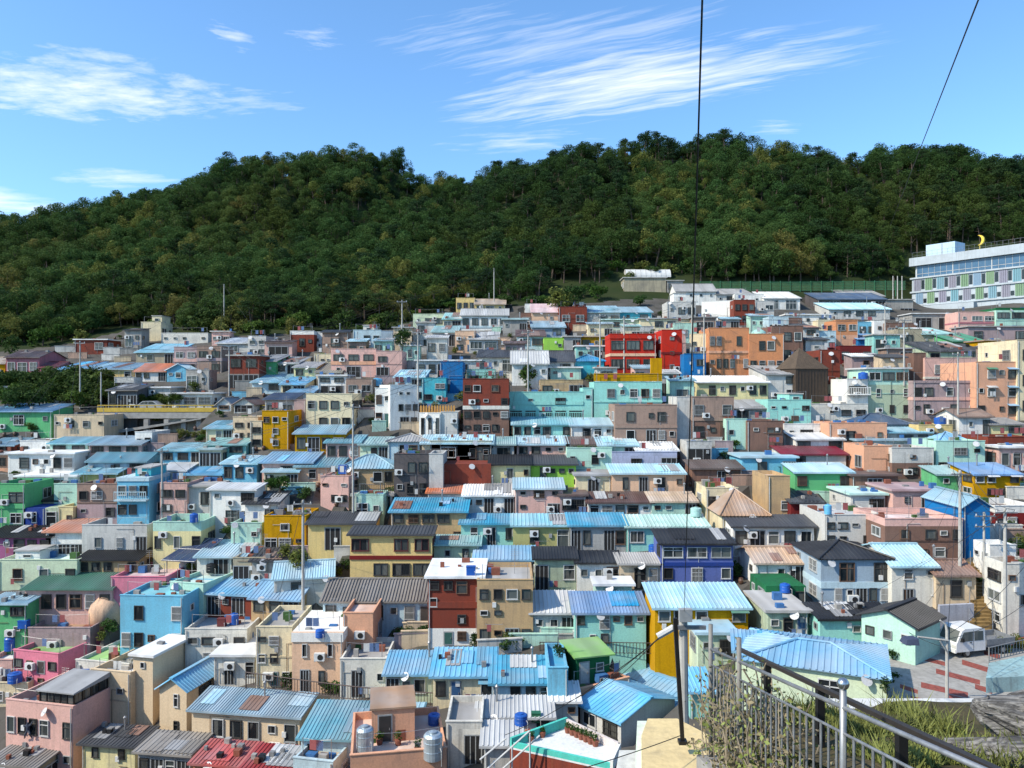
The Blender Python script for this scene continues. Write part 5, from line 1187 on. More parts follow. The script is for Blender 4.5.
# ------------------------------------------------------------------ plaza with red stripes, stair, walls
pave = plain('plaza_paving', (.34, .325, .30), .9, 0, .35, 3, .2); m = MB(); m.face([(21, 43, PZ), (42, 43, PZ), (42, 57.2, PZ), (24, 57.2, PZ)]); m.face([(21, 43, PZ), (24, 57.2, PZ), (24, 57.2, PZ - 1), (21, 43, PZ - 1)]); o = m.build('plaza', pave); o['kind'] = 'structure'
redm = plain('red_paving', (.30, .075, .055), .85, 0, .55, 5)
m = MB()
for (a, b, wd_) in [((936, 668.5), (980, 680), 5), ((921, 682), (968, 692.5), 5.5), ((911, 696), (958, 706), 5.5), ((962, 659.5), (990, 668), 5), ((984, 650), (1000, 655), 4.5), ((925, 657), (945, 662), 4), ((948, 694), (985, 703), 6), ((975, 684), (992, 689), 5), ((995, 661), (1012, 665), 4), ((900, 684), (918, 690), 4)]:
    p0, p1 = gp(*a), gp(*b); q0, q1 = gp(a[0], a[1] + wd_), gp(b[0], b[1] + wd_); m.face([q0 + Vector((0, 0, .004)), q1 + Vector((0, 0, .004)), p1 + Vector((0, 0, .004)), p0 + Vector((0, 0, .004))])
m.face([gp(1008, 648) + Vector((0, 0, .004)), gp(1060, 648) + Vector((0, 0, .004)), gp(1060, 634) + Vector((0, 0, .004)), gp(1008, 638) + Vector((0, 0, .004))])
o = m.build('plaza_stripes', redm); o['kind'] = 'structure'
st = empty('stairway', 'yellow-brown concrete stairway climbing between the houses from the plaza', 'stairs', (0, 0, 0)); m = MB(); a0, a1 = gp(981, 640), Vector((38.6, 63.4, -14.7)); n_ = 22
for i in range(n_):
    t0 = i / n_; p = a0.lerp(a1, t0); q = a0.lerp(a1, (i + 1) / n_); m.box(p.x - .8, p.x + .8, p.y, q.y + .3, p.z - 1.5, q.z)
m.build('steps', plain('stair_ochre', (.24, .15, .05), .85, 0, .4, 2), st)
for s in (-1, 1):
    m = MB(); m.tube([tuple(a0 + Vector((s * .85, 0, .95))), tuple(a1 + Vector((s * .85, 0, .95)))], .03, 6)
    for i in range(8): p = a0.lerp(a1, i / 7); m.tube([(p.x + s * .85, p.y, p.z - .3), (p.x + s * .85, p.y, p.z + .95)], .025, 5)
    m.build('handrail', M_STEEL, st)
m = MB(); p0, p1 = gp(940, 634), gp(974, 632); m.prism([p0, p1, p1 + Vector((0, .3, 0)), p0 + Vector((0, .3, 0))], (0, 0, 2.1)); tag(m.build('retaining_wall', paint((.40, .40, .43), dirt=.5)), 'plain grey-lilac wall behind the pickup truck', 'wall')
def railing(name, pts_, hgt, mat, label, step=.16, post=1.6, r=.02, pr=.04, cat='railing', below=.0, rails=(1.0, .12)):
    root = empty(name, label, cat, pts_[0]); o0 = Vector(pts_[0]); rb = MB(); bb = MB(); pb = []
    for i in range(len(pts_) - 1):
        A, B = Vector(pts_[i]) - o0, Vector(pts_[i + 1]) - o0; ln = (B - A).length; up = Vector((0, 0, hgt))
        for f in rails: rb.tube([A + up * f, B + up * f], pr * (.8 if f == 1.0 else .6), 6)
        n = max(1, int(ln / step))
        for k in range(1, n): p = A.lerp(B, k / n); bb.tube([p + up * rails[-1], p + up * rails[0]], r, 4, cap=False)
        n = max(1, int(round(ln / post)))
        for k in range(n + 1): p = A.lerp(B, k / n); q_ = MB(); q_.tube([p - Vector((0, 0, .25 + below)), p + up * 1.04], pr, 6); pb.append(q_)
    rb.build('rail', mat, root); bb.build('balusters', mat, root)
    for q_ in pb: q_.build('post', mat, root); return root
q0, q1 = gp(989, 677), gp(1040, 664); tp = [Vector((q.x, q.y, PZ + .9)) for q in (q0, q1)]
m = MB(); m.prism([gp(986, 693), gp(1050, 690), gp(1050, 664), gp(989, 677)], (0, 0, .9)); tag(m.build('planter_wall', paint((.30, .43, .44), dirt=.8)), 'low pale cyan painted wall with orange patches at the plaza', 'wall')
railing('plaza_railing', tp, .95, plain('grey_paint', (.22, .21, .20), .6), 'short grey railing on the painted wall at the right of the plaza', .3, 2.0, .025, .04)

# street lamp on the plaza
lb = gp(947, 708); lp = empty('street_lamp', 'white street lamp with a long arm standing at the plaza edge', 'street lamp', lb); m = MB(); hp = (708 - 622) / FOC * lb.y
m.tube([(0, 0, 0), (0, 0, hp * .9), (-.08, 0, hp * .97), (-.4, 0, hp + .1)], [.1, .085, .06, .05], 8); m.build('pole', M_POLE, lp)
k_ = lb.y / FOC; m = MB(); m.tube([(0, -.1, 68 * k_), (-32 * k_, -.3, 73 * k_)], [.07, .05], 6); m.tube([(0, -.1, 55 * k_), (-9 * k_, -.2, 68 * k_)], .035, 5); m.build('arm', M_POLE, lp)
m = MB(); m.hexa([(-46 * k_, -.6, 66 * k_), (-33 * k_, -.6, 66 * k_), (-33 * k_, .2, 66 * k_), (-46 * k_, .2, 66 * k_), (-44 * k_, -.5, 71 * k_), (-33 * k_, -.5, 72 * k_), (-33 * k_, .1, 72 * k_), (-44 * k_, .1, 71 * k_)]); m.build('lamp_head', plain('lamp_blue', (.05, .06, .10), .5), lp)

# ------------------------------------------------------------------ utility poles and wires
POLES = {}
def pole(i, px, pt_, pb_, label, r=.13, arms=1, Y=None):
    b = on(px, pb_) if Y is None else pt(px, pb_, Y); H_ = (pb_ - pt_) * b.y / FOC; root = empty('utility_pole', label, 'utility pole', b, 0, 'concrete utility poles in the village')
    m = MB(); m.tube([(0, 0, -1.5), (0, 0, H_)], [r, r * .68], 8); m.build('pole', M_POLE, root)
    for k in range(arms):
        z = H_ - .35 - .8 * k; m = MB(); m.box(-.8, .8, -.2, -.13, z, z + .09)
        m.build('crossarm', M_STEEL, root)
        for x in (-.7, 0, .7): q = MB(); q.lathe([(.05, z + .092), (.06, z + .16), (.03, z + .2), (.05, z + .25)], 6, cx=x, cy=-.165); q.build('insulator', M_FR['w'], root)
    POLES[i] = Vector((b.x, b.y - .17, b.z + H_ - .1)); return root
for a in [(0,80,341,409,'pale concrete utility pole left of the dark hillside shed'),(1,101,372,409,'short pole on the road in front of the sooty shed'),(2,229,347,396,'pole beside the dark brick house on the left slope'),(3,402,300,349,'pole next to the pale blue-white house terrace'),
  (4,418,330,388,'pole behind the tall white modern building'),(5,353,404,512,'tall pole in front of the long cream house, centre left'),(6,303,500,606,'tall pole beside the pale blue gable roof house'),(7,528,330,384,'pole through the conical shrub by the white gabled house'),
  (8,600,314,372,'pole left of the red terrace house'),(9,704,313,372,'pole in front of the first orange house'),(10,904,318,374,'tall pole between khaki block house and pale pink house'),(11,885,303,346,'pole under the carport left of the hotel'),(12,958,352,414,'pole in front of the pink houses on the right'),
  (13,960,470,566,'tall pole in front of the vivid blue gabled house'),(14,984,512,602,'pole left of the pole pair at the stairway'),(15,1005,508,642,'tallest pole at the right border by the stairway'),(16,162,448,516,'pole at the pink house beside the dark alley'),(17,494,268,302,'lone pole above the orange-yellow hilltop house'),
  (18,224,284,312,'pole at the foot of the left wood'),(19,624,316,372,'thin pole behind the red terrace'),(20,692,300,360,'dark pole right of the narrow red tower house')]:
    pole(*a, arms=0 if a[0] in (1, 17, 18, 19) else 2 if a[0] in (14, 15, 6) else 1, r=.15 if a[0] in (6, 15, 13) else .12)
M_WIRE = plain('cable_black', (.015, .015, .016), .6)
def wire(name, p, q, sag, r, label, group=None, n=14):
    m = MB(); pp = [Vector(p).lerp(Vector(q), i / n) - Vector((0, 0, sag * 4 * (i / n) * (1 - i / n))) for i in range(n + 1)]
    m.tube(pp, r, 5); return tag(m.build(name, M_WIRE), label, 'cable', group)
for a, b in [(0,2),(0,1),(2,3),(3,4),(3,17),(4,5),(5,6),(4,7),(7,8),(8,9),(9,10),(10,11),(10,12),(12,13),(13,15),(14,15),(13,14),(16,5),(8,19),(19,20),(2,5),(5,7)]:
    for dx in (-.6, .6): wire('power_line', POLES[a] + Vector((dx, 0, 0)), POLES[b] + Vector((dx, 0, 0)), .7, .016, 'thin black power line sagging between poles over the roofs', 'power lines between the poles')

rw = random.Random(12); hs_ = [o for o in C.objects if o.get('category') in ('house', 'cottage', 'annexe') and o.location.y > 45]
for k_, p in list(POLES.items()):
    near = sorted(hs_, key=lambda o: (o.location.xy - p.xy).length)[1:9]
    for o in rw.sample(near, 4):
        q = o.location + Vector((rw.uniform(-1, 1), .1, rw.uniform(2.2, 3.6)))
        if q.z < p.z - .5: wire('service_drop', p, q, .35, .011, 'thin service wire from a pole down to a house', 'service wires from the poles to the houses', 10)
# ------------------------------------------------------------------ water tanks and other roof things
def tank(px, py, d, hh, mat, label, kind='r', legs=0):
    b = on(px, py); k = b.y / FOC; d *= k; hh *= k
    root = empty('water_tank', label, 'water tank', b); m = MB()
    if kind == 'r':
        pr = [(d / 2, 0), (d / 2, hh * .28), (d / 2 * 1.03, hh * .3), (d / 2, hh * .33), (d / 2, hh * .6), (d / 2 * 1.03, hh * .63), (d / 2, hh * .66), (d / 2, hh * .84), (d / 2 * .8, hh * .92), (d * .18, hh * .94), (d * .17, hh), (.01, hh)]; m.lathe(pr, 20); m.build('body', mat, root, smooth=False)
        q = MB(); q.lathe([(d * .21, hh * .945), (d * .21, hh * .99), (.01, hh * 1.02)], 14); q.build('lid', mat, root)
    else:
        m.box(-d / 2, d / 2, -d * .35, d * .35, 0.02, hh * .9); m.build('body', mat, root); q = MB(); q.box(-d * .53, d * .53, -d * .38, d * .38, hh * .902, hh); q.build('lid', mat, root)
    q = MB(); q.tube([(d * .4, -d * .35 if kind == 'r' else -d * .37, hh * .5), (d * .5, -d * .55, hh * .4), (d * .5, -d * .55, -.2)], .02, 5); q.build('pipe', M_PVC, root)
mint_t = plain('tank_mint', (.35, .55, .50), .4, 0, .2); cyan_t = plain('tank_cyan', (.12, .40, .62), .4, 0, .2)
for a in [(194,522,8,9,M_TANKB,'blue water tank on the green terrace of the lemon house','r'),(471,575,9,9,M_TANKB,'blue water tank on the white slab roof of the red-brown house','b'),(343,474,8,9,M_TANKB,'blue water tank behind the pale pink block house','b'),
  (10,650,10,14,M_TANKB,'tall blue water tank at the left border by the hot pink house','r'),(15,682,13,10,M_TANKB,'broad round blue tank on the cream wall house','r'),(83,679,9,9,M_TANKB,'square blue tank on the grey terrace of the tall beige house','b'),
  (234,624,9,11,M_TANKB,'blue tank on the weathered cluttered roof','r'),(222,626,8,8,plain('tank_maroon', (.14, .03, .03), .5),'maroon tank next to a blue one on the weathered roof','b'),(320,637,9,8,M_TANKB,'blue tank on the white slab roof of the peach house','r'),
  (434,724,12,11,M_TANKB,'blue tank on the ribbed roof behind the steel tanks','r'),(940,424,11,7,M_TANKB,'blue tank on the yellow walled hut','r'),(863,379,9,7,M_TANKB,'blue tank on the curved-balcony wing','r'),(785,592,10,9,M_TANKB,'blue tank in the dark green fenced yard','r'),
  (696,516,11,9,mint_t,'pale mint tank at the end of the mint sheet roof','r'),(828,514,7,10,cyan_t,'cyan tank on the terrace of the light grey modern house','r'),(653,552,9,8,M_TANKB,'blue tank beside the indigo house roof','r'),(212,572,11,9,M_BLKM,'black tank on the flat aqua roof','r'),
  (365,752,17,27,M_TANKS,'tall steel tank on the salmon house, the left of two','r'),(433,758,19,27,M_TANKS,'tall blue-grey tank on the salmon house, the right of two','r'),(377,386,11,8,cyan_t,'blue-topped dome tank on the white modern house','r'),(24,628,9,8,M_TANKB,'blue tank on the mauve terrace house','b')]: tank(*a)
def solar():
    b = on(190, 566); k = b.y / FOC; root = empty('solar_panel', 'tilted solar panel array on posts beside the aqua roof', 'solar panel', b, R(-12)); w, dp = 40 * k, 3.2
    m = MB(); m.hexa([(-w * .62, -1, .6), (w * .3, -1, .6), (w * .55, -1 + dp, 2.2), (-w * .2, -1 + dp, 2.2), (-w * .62, -1, .68), (w * .3, -1, .68), (w * .55, -1 + dp, 2.28), (-w * .2, -1 + dp, 2.28)]); m.build('panel', plain('solar_blue', (.035, .05, .10), .15, .1, .2), root)
    m = MB()
    for f in (0, .25, .5, .75, 1): m.tube([(-w * .62 + f * w * .92, -1, .69), (-w * .2 + f * w * .75, -1 + dp, 2.29)], .03, 4)
    for g_ in (0, .5, 1): m.tube([(-w * .62 + g_ * w * .42, -1 + dp * g_, .69 + 1.6 * g_), (w * .3 + g_ * w * .25, -1 + dp * g_, .69 + 1.6 * g_)], .03, 4)
    m.build('frame_grid', M_STEEL, root)
    for x, y, z in ((-w * .5, -.8, .7), (w * .2, -.8, .7), (w * .45, 1.9, 2.2), (-w * .15, 1.9, 2.2)): m = MB(); m.tube([(x, y, -2), (x, y, z)], .05, 6); m.build('post', M_STEEL, root)
solar()
# path with a dark railing below the cream and peach houses
pth = [on(250, 684), on(300, 693), on(345, 700), on(400, 706), on(455, 708), on(478, 712)]
pth = [pt(x, y, Y) for x, y, Y in ((246, 686, 58.5), (300, 694, 57), (345, 700, 56), (400, 706, 55), (455, 709, 54), (480, 716, 53))]
railing('path_railing', pth, 1.05, M_RAIL, 'long dark brown railing of the path under the blue roofs', .22, 2.0, .022, .05, below=1.2)
railing('balcony_railing', [pt(540, 654, 59), pt(600, 654, 59), pt(660, 655, 58.5)], .9, M_RAIL, 'brown railing with planters below the turquoise and ochre houses', .25, 1.8, .022, .04, below=.8)
# picket fence over the slit building
pf = empty('picket_fence', 'orange picket fence on the terrace right of the white modern building', 'fence', pt(420, 414, 93)); kk = 93 / FOC; m = MB(); m.box(0, 36 * kk, 0, .05, .25, .35); m.build('rail', plain('picket_orange', (.52, .26, .06), .6), pf)
for i in range(13): m = MB(); x = i * 36 * kk / 13; m.prism([(x, -.06, -.2), (x + .22, -.06, -.2), (x + .22, -.06, .9), (x + .11, -.06, 1.1), (x, -.06, .9)], (0, .05, 0)); m.build('picket', plain('picket_orange', (.52, .26, .06), .6), pf)
# mustard terrace wall in front of the red house
m = MB(); kk = 97 / FOC; m.box(0, 68 * kk, 0, .3, -.9, .0); m.box(57 * kk, 68 * kk, -.003, .6, .003, 2.0); m.box(0, 68 * kk, -.06, .36, .0, .09)
o = m.build('terrace_wall', paint(P['mustard'], dirt=.4), None, pt(594, 374, 97)); tag(o, 'mustard terrace wall with a square post below the red house', 'wall')
# timber deck on posts
dk = empty('timber_deck', 'dark railed deck on tall posts left of the slate brick house', 'deck', pt(350, 494, 80)); kk = 80 / FOC; m = MB(); m.box(0, 44 * kk, 0, 3, -.25, 0); m.build('floor', M_CONC, dk)
for x in (4, 18, 30, 41): m = MB(); m.box(x * kk - .12, x * kk + .12, .05, .3, -4, -.252); m.build('post', M_CONC, dk)
m = MB(); m.tube([(4 * kk, .1, -2.6), (18 * kk, .1, -.4)], .06, 5); m.build('brace', M_CONC, dk)
m = MB()
for z in (.5, .95): m.tube([(0, .06, z), (44 * kk, .06, z)], .03, 5)
for i in range(24): m.tube([(i * 44 * kk / 23, .06, 0), (i * 44 * kk / 23, .06, .95)], .02, 4)
m.build('railing', M_BLKM, dk)
m = MB(); m.box(.2, 44 * kk - .2, 2.6, 2.9, -4, -.26); m.build('dark_backing', plain('deck_shade', (.03, .03, .03), .9), dk)  # near-black sheet added to paint the shade beneath the deck
# greenhouse, stone sheds and mesh fence under the right wood
Yg = 185; kk = Yg / FOC; gh = empty('greenhouse', 'long white tunnel greenhouse at the foot of the wood', 'greenhouse', pt(626, 277, Yg)); m = MB(); n = 12
for i in range(n): a, b = math.pi * i / n, math.pi * (i + 1) / n; m.face([(0, -math.cos(a) * 2 + 2, math.sin(a) * 2.1), (0, -math.cos(b) * 2 + 2, math.sin(b) * 2.1), (45 * kk, -math.cos(b) * 2 + 2, math.sin(b) * 2.1), (45 * kk, -math.cos(a) * 2 + 2, math.sin(a) * 2.1)][::-1])
m.face([(0, -math.cos(math.pi * i / n) * 2 + 2, math.sin(math.pi * i / n) * 2.1) for i in range(n + 1)]); m.face([(45 * kk, -math.cos(math.pi * i / n) * 2 + 2, math.sin(math.pi * i / n) * 2.1) for i in range(n + 1)])
m.build('cover', plain('plastic_sheet', (.58, .58, .56), .4, 0, .2, 1), gh); m = MB()
for i in range(10): m.tube([(45 * kk * i / 9, -math.cos(math.pi * j / n) * 2.03 + 2, math.sin(math.pi * j / n) * 2.13) for j in range(n + 1)], .035, 4)
m.build('hoops', M_STEEL, gh)
h(624,666,278,293,'khaki','F:concrete','','long bare stone shed under the greenhouse',Y=176,dirt=.7,clutter=False,nm='shed',cat='shed')
h(667,683,281,294,'concrete','F:concrete','.s','small rough shed right of the long stone shed',Y=176,dirt=.8,clutter=False,nm='shed',cat='shed')
h(676,716,291,302,'white','g:grey:284','ssss','white row of rooms with a grey roof near the mesh fence',Y=168,clutter=False)
h(716,752,294,306,'ltgrey','s:grey:289','.b.b','light grey long house by the mesh fence',Y=168,clutter=False)
h(764,800,298,310,'white','s:ltgrey:292','GG','white house with tall glazing below the mesh fence',Y=165,clutter=False)
h(735,764,294,305,'white','f:white','.s','white rooftop house by the mesh fence with clutter on top',Y=166)
h(886,913,300,318,'concrete','F:concrete','.D','rough grey block house tucked against the left end of the hotel',Y=172,dirt=.9,clutter=False)
h(845,884,296,306,'slate','s:grey:290','','dark long shed under the right end of the mesh fence',Y=176,clutter=False,nm='shed',cat='shed')
h(282,330,293,306,'white','F:greyblue','bbb','long white hut half hidden in the left wood',Y=182,clutter=False,nm='hut',cat='hut')
fr_ = [pt(700, 291, 178), pt(800, 291, 180), pt(906, 290, 183)]
mf = empty('mesh_fence', 'long green mesh fence along the foot of the right wood', 'fence', fr_[0]); o0 = fr_[0]; gmt = plain('fence_green', (.03, .15, .07), .6); m = MB()
for i in range(2):
    A, B = fr_[i] - o0, fr_[i + 1] - o0; n = 90
    for k in range(n): p = A.lerp(B, k / n); m.tube([p, p + Vector((0, 0, 2.1))], .05, 4, cap=False)
    for z in (.1, .7, 1.4, 2.1): m.tube([A + Vector((0, 0, z)), B + Vector((0, 0, z))], .05, 4)
m.build('mesh_panel', gmt, mf)
for i in range(2):
    A, B = fr_[i] - o0, fr_[i + 1] - o0
    for k in range(10): p = A.lerp(B, k / 10); m = MB(); m.tube([p + Vector((0, -.1, -1.5)), p + Vector((0, -.1, 2.3))], .09, 5); m.build('post', gmt, mf)
for i, px in enumerate((893, 897.5, 902)):
    b = pt(px, 297, 176); m = MB(); m.tube([(0, 0, -1), (0, 0, 4.8)], [.13, .1], 8); tag(m.build('post', M_POLE, None, b), 'bare concrete post in a row of three beside the hotel', 'post', 'row of three bare posts')
# rooftop railing crowd on the brick building
def rooftop(key, label, n, seed, hmax=1.4):
    root, w, d, H, top = HOUSES[key]; r = random.Random(seed)
    for i in range(n):
        p = root.matrix_basis @ Vector((-w / 2 + w * (i + .5) / n, r.uniform(.6, d * .5), top)); hh = r.uniform(.5, hmax); m = MB(); m.lathe([(.16, 0), (.21, .32), (.17, .33)], 10); o = m.build('potted_plant', plain('pot_clay', (.22, .07, .04), .8), None, p); tag(o, label, 'plant', label)
        q = MB(); rr = random.Random(seed * 50 + i); leaves(q, (0, 0, .33 + hh * .45), .28, hh * .5, 60, .16, rr, m=0, shell=.1); q.build('foliage', LEAF['bush'], o)
rooftop('brickroof', 'potted plant on the railed roof of the tall brick-red building', 7, 3)
rooftop('lemon', 'potted plant on the green terrace of the lemon house', 3, 4)
rooftop('sunroom', 'potted plant on the peach house terrace beside the glass sunroom', 3, 5, .9)
rooftop('tanks', 'potted plant on the tank-topped salmon house', 5, 7, .8)
# glass sunroom on the peach house
root, w, d, H, top = HOUSES['sunroom']; sr = empty('sunroom', 'dark framed glass sunroom with a grey roof on the peach house', 'sunroom', root.matrix_basis @ Vector((w * .22, .25, top)), root.rotation_euler.z); a_, b_, c_ = w * .25, 3.4, 1.6
m = MB(); m.box(-a_, a_, .05, b_, .02, c_); m.build('glazing', M_GLASS, sr); m = MB()
for i in range(6): x = -a_ + 2 * a_ * i / 5; m.box(x - .05, x + .05, -.0, .048, 0, c_)
for i in range(5): y = .05 + (b_ - .05) * i / 4; m.box(a_ + .002, a_ + .05, y - .05, y + .05, 0, c_); m.box(-a_ - .05, -a_ - .002, y - .05, y + .05, 0, c_)
m.box(-a_, a_, -.02, .046, .75, .83); m.box(a_ + .004, a_ + .06, .05, b_, .75, .83); m.build('frame', M_BLKM, sr)
m = MB(); m.hexa([(-a_ - .2, -.2, c_ + .003), (a_ + .2, -.2, c_ + .003), (a_ + .2, b_ + .1, c_ + .003), (-a_ - .2, b_ + .1, c_ + .003), (-a_ - .2, -.2, c_ + .1), (a_ + .2, -.2, c_ + .1), (a_ + .2, b_ + .1, c_ + .4), (-a_ - .2, b_ + .1, c_ + .4)]); m.build('roof', roofmat(RF['grey']), sr)
# roof rooms of the tank house, green shed
root, w, d, H, top = HOUSES['tanks']
for (x, y, sx, sy, hh, lab) in ((-.05 * w, 2.4, 1.3, 1.6, 2.0, 1),):
    m = MB(); m.box(x - sx, x + sx, y, y + 2 * sy, top + .002, top + hh); o = m.build('roof_room', paint(P['salmon'], dirt=.3), root); q = MB(); q.box(x - sx - .1, x + sx + .1, y - .1, y + 2 * sy + .1, top + hh + .002, top + hh + .12); q.build('roof_slab', roofmat(RF['tan']), o); put('door', door_mesh(.9, 1.7, (.03, .03, .03)), o, (x - .5, y, top), 0)
root, w, d, H, top = HOUSES['greenshed']; gs = empty('garden_shed', 'dark green shed with a lime roof on the brick house', 'shed', root.matrix_basis @ Vector((.2, 1.3, top)), root.rotation_euler.z - R(10)); m = MB(); m.box(-1.3, 1.3, 0, 2.2, 0, 1.9); m.build('wall', paint(P['dkgreen'], dirt=.3), gs)
m = MB(); m.hexa([(-1.6, -.3, 1.95), (1.6, -.3, 1.85), (1.6, 2.5, 2.25), (-1.6, 2.5, 2.35), (-1.6, -.3, 2.05), (1.6, -.3, 1.95), (1.6, 2.5, 2.35), (-1.6, 2.5, 2.45)]); m.build('roof', roofmat((.20, .42, .10)), gs); put('door', door_mesh(.8, 1.6, (.5, .52, .5)), gs, (-.7, 0, 0), 0); add_window(gs, .5, 0, 1.1, 0, .6, .6)
# mint dome on the second orange house
root, w, d, H, top = HOUSES['mintdome']; m = MB(); m.lathe([(1.25, 0), (1.2, .35), (.95, .85), (.5, 1.15), (.02, 1.25)], 18); m.build('roof_dome', plain('dome_mint', (.32, .55, .48), .6, 0, .2), root, (-.1 * w, 2, top), smooth=True)
# peach dome left
b = on(103, 616); m = MB(); k = b.y / FOC; m.lathe([(17 * k, -1), (17 * k, .6), (15 * k, 12 * k), (9 * k, 19 * k), (.02, 21 * k)], 22); o = m.build('domed_house', paint(P['peach'], dirt=.8), None, b + Vector((0, .8, 0)), smooth=True); tag(o, 'rounded peach domed house between green roofed and sky blue houses', 'house')

# roof terrace with a turquoise parapet at the bottom edge
TA, TB, TC, TD = [gp(px, py, -20.5) for px, py in ((510, 747), (566, 726), (621, 752), (613, 770))]
tr_ = empty('terrace_house', 'brick house topped by a white roof terrace with a turquoise parapet', 'house', (TA.x, TA.y, -20.5)); O_ = Vector((TA.x, TA.y, -20.5)); q_ = [p - O_ for p in (TA, TD, TC, TB)]
m = MB(); m.prism([p + Vector((0, 0, -4)) for p in q_][::-1], (0, 0, 3.9)); m.build('wall', paint(P['brick'], dirt=.4), tr_)
m = MB(); m.prism([p + Vector((0, 0, -.098)) for p in q_][::-1], (0, 0, .1)); m.build('roof', paint((.66, .67, .66), dirt=.3), tr_)
def para(a, b, hh, mat, t=.16):
    d = (b - a).normalized(); nn = Vector((d.y, -d.x, 0)) * t; m = MB(); m.prism([a + Vector((0, 0, .004)), b + Vector((0, 0, .004)), b + nn + Vector((0, 0, .004)), a + nn + Vector((0, 0, .004))], (0, 0, hh)); m.build('parapet', mat, tr_)
tm = paint((.14, .50, .42), dirt=.25); para(q_[0], q_[3], .55, tm); para(q_[3], q_[2], .5, paint((.62, .55, .52), dirt=.3)); para(q_[2], q_[1], .5, paint(P['white'], dirt=.3)); para(q_[1], q_[0], .3, tm)
rr = random.Random(8)
for i in range(9):
    p = TB.lerp(TC, .12 + .085 * i) if i < 7 else TA.lerp(TB, .45 + .2 * (i - 7)); p = p + Vector((-.3, -.5, 0)); hh = rr.uniform(.3, .7); m = MB(); m.lathe([(.15, 0), (.2, .3), (.16, .31)], 10); o = m.build('potted_plant', plain('pot_clay', (.22, .07, .04), .8), None, p); tag(o, 'potted plant along the parapet of the white roof terrace', 'plant', 'potted plants along the white terrace')
    q = MB(); leaves(q, (0, 0, .31 + hh * .4), .2, hh * .45, 70, .13, rr, m=0, shell=.1); q.build('foliage', LEAF['bush'], o)

for a in [(521,724,13,11,M_TANKB,'blue tank on the lean-to beside the white terrace, the bigger of two','r'),(536,722,9,10,plain('tank_green', (.02, .12, .06), .5),'dark green tank beside the blue tank by the white terrace','b'),(529,737,8,8,plain('tank_red', (.30, .05, .03), .6),'red tub by the corner of the white terrace','r')]: tank(*a)
pp = empty('pipe_frame', 'white pipe handrail slanting down beside the salmon tank house', 'handrail', pt(486, 770, 42)); kk = 42 / FOC
for i, (x0, y0, x1, y1) in enumerate(((0, 0, 44, 36), (10, -4, 54, 32), (-6, 12, 20, 30))): m = MB(); m.tube([(x0 * kk, -.1 * i, y0 * kk), (x1 * kk, .4 - .1 * i, y1 * kk)], .05, 6); m.build('rail', M_FR['w'], pp)
for x, z in ((8, 8), (26, 22), (44, 36)): m = MB(); m.tube([(x * kk, .1, z * kk - 2.2), (x * kk, .1, z * kk)], .05, 6); m.build('post', M_FR['w'], pp)

# dark figure climbing the wall of the peach house
root, w, d, H, top = HOUSES['sunroom']
fv = [(0, 0, 0), (0, -.02, .18), (.02, -.03, .36), (.03, -.05, .46), (.04, -.07, .57), (.16, -.02, .36), (.30, -.06, .46), (.36, .0, .62), (-.13, -.02, .34), (-.27, -.07, .24), (-.33, .0, .38), (.09, -.02, -.04), (.26, -.14, -.16), (.22, .02, -.40), (-.08, -.02, -.05), (-.16, -.10, -.28), (-.26, .02, -.50), (.30, .0, -.46), (-.34, .0, -.55)]
fe = [(0, 1), (1, 2), (2, 3), (3, 4), (2, 5), (5, 6), (6, 7), (2, 8), (8, 9), (9, 10), (0, 11), (11, 12), (12, 13), (0, 14), (14, 15), (15, 16), (13, 17), (16, 18)]
frd = [.10, .10, .11, .05, .085, .06, .045, .035, .06, .045, .035, .075, .06, .04, .075, .06, .04, .035, .035]
fm_ = bpy.data.meshes.new('climbing_figure'); fm_.from_pydata(fv, fe, []); fm_.materials.append(plain('figure_dark', (.025, .035, .06), .7, 0, .3, 8))
fg = put('climbing_figure', fm_, None, root.matrix_basis @ Vector((-w * .13, -.2, H * .62)), root.rotation_euler.z); fg.scale = (1.15,) * 3; tag(fg, 'dark climbing figure fixed to the front wall of the peach house', 'sculpture')
sk_ = fg.modifiers.new('skin', 'SKIN'); fm_.skin_vertices.new() if not fm_.skin_vertices else None
for i_, q_ in enumerate(frd): fm_.skin_vertices[0].data[i_].radius = (q_, q_)
fm_.skin_vertices[0].data[0].use_root = True; fg.modifiers.new('smooth', 'SUBSURF').levels = 1
# ------------------------------------------------------------------ foreground bank, railings, vines, driftwood, poles, cables
from mathutils import noise as mn
def bank_z(x, y): return -3.2 - .27 * (y - 6.5) + .16 * (x - 4) * .3 + .08 * mn.noise(Vector((x * 1.3, y * 1.3, 0)))
m = MB(); nx_, ny_ = 26, 30
for j in range(ny_ + 1):
    for i in range(nx_ + 1):
        x, y = 2.72 + 7.5 * i / nx_, 1.5 + 8.1 * j / ny_; m.v.append((x, y, bank_z(x, y)))
for j in range(ny_):
    for i in range(nx_): a = j * (nx_ + 1) + i; m.f.append((a, a + 1, a + nx_ + 2, a + nx_ + 1)); m.m.append(0)
m.box(2.72, 10.2, 9.6, 9.9, -9, -4.35)
o = m.build('bank', ground_mat('bank_soil', (.10, .08, .045), (.055, .05, .025), (.05, .075, .02), 1.5)); o['kind'] = 'structure'
m = MB(); m.box(3.9, 6.4, 9.45, 9.75, -4.3, -3.98); o = m.build('kerb', paint((.62, .62, .60), dirt=.5)); o['kind'] = 'structure'
def rail_z(y): return -2.13 - .23 * (y - 4.3)
FX = 2.58
fn = empty('stair_fence', 'shiny steel pipe fence with a ball-topped post running down the right corner', 'fence', (FX, 6, rail_z(6)))
def F_(x, y, z): return (x - FX, y - 6, z - rail_z(6))
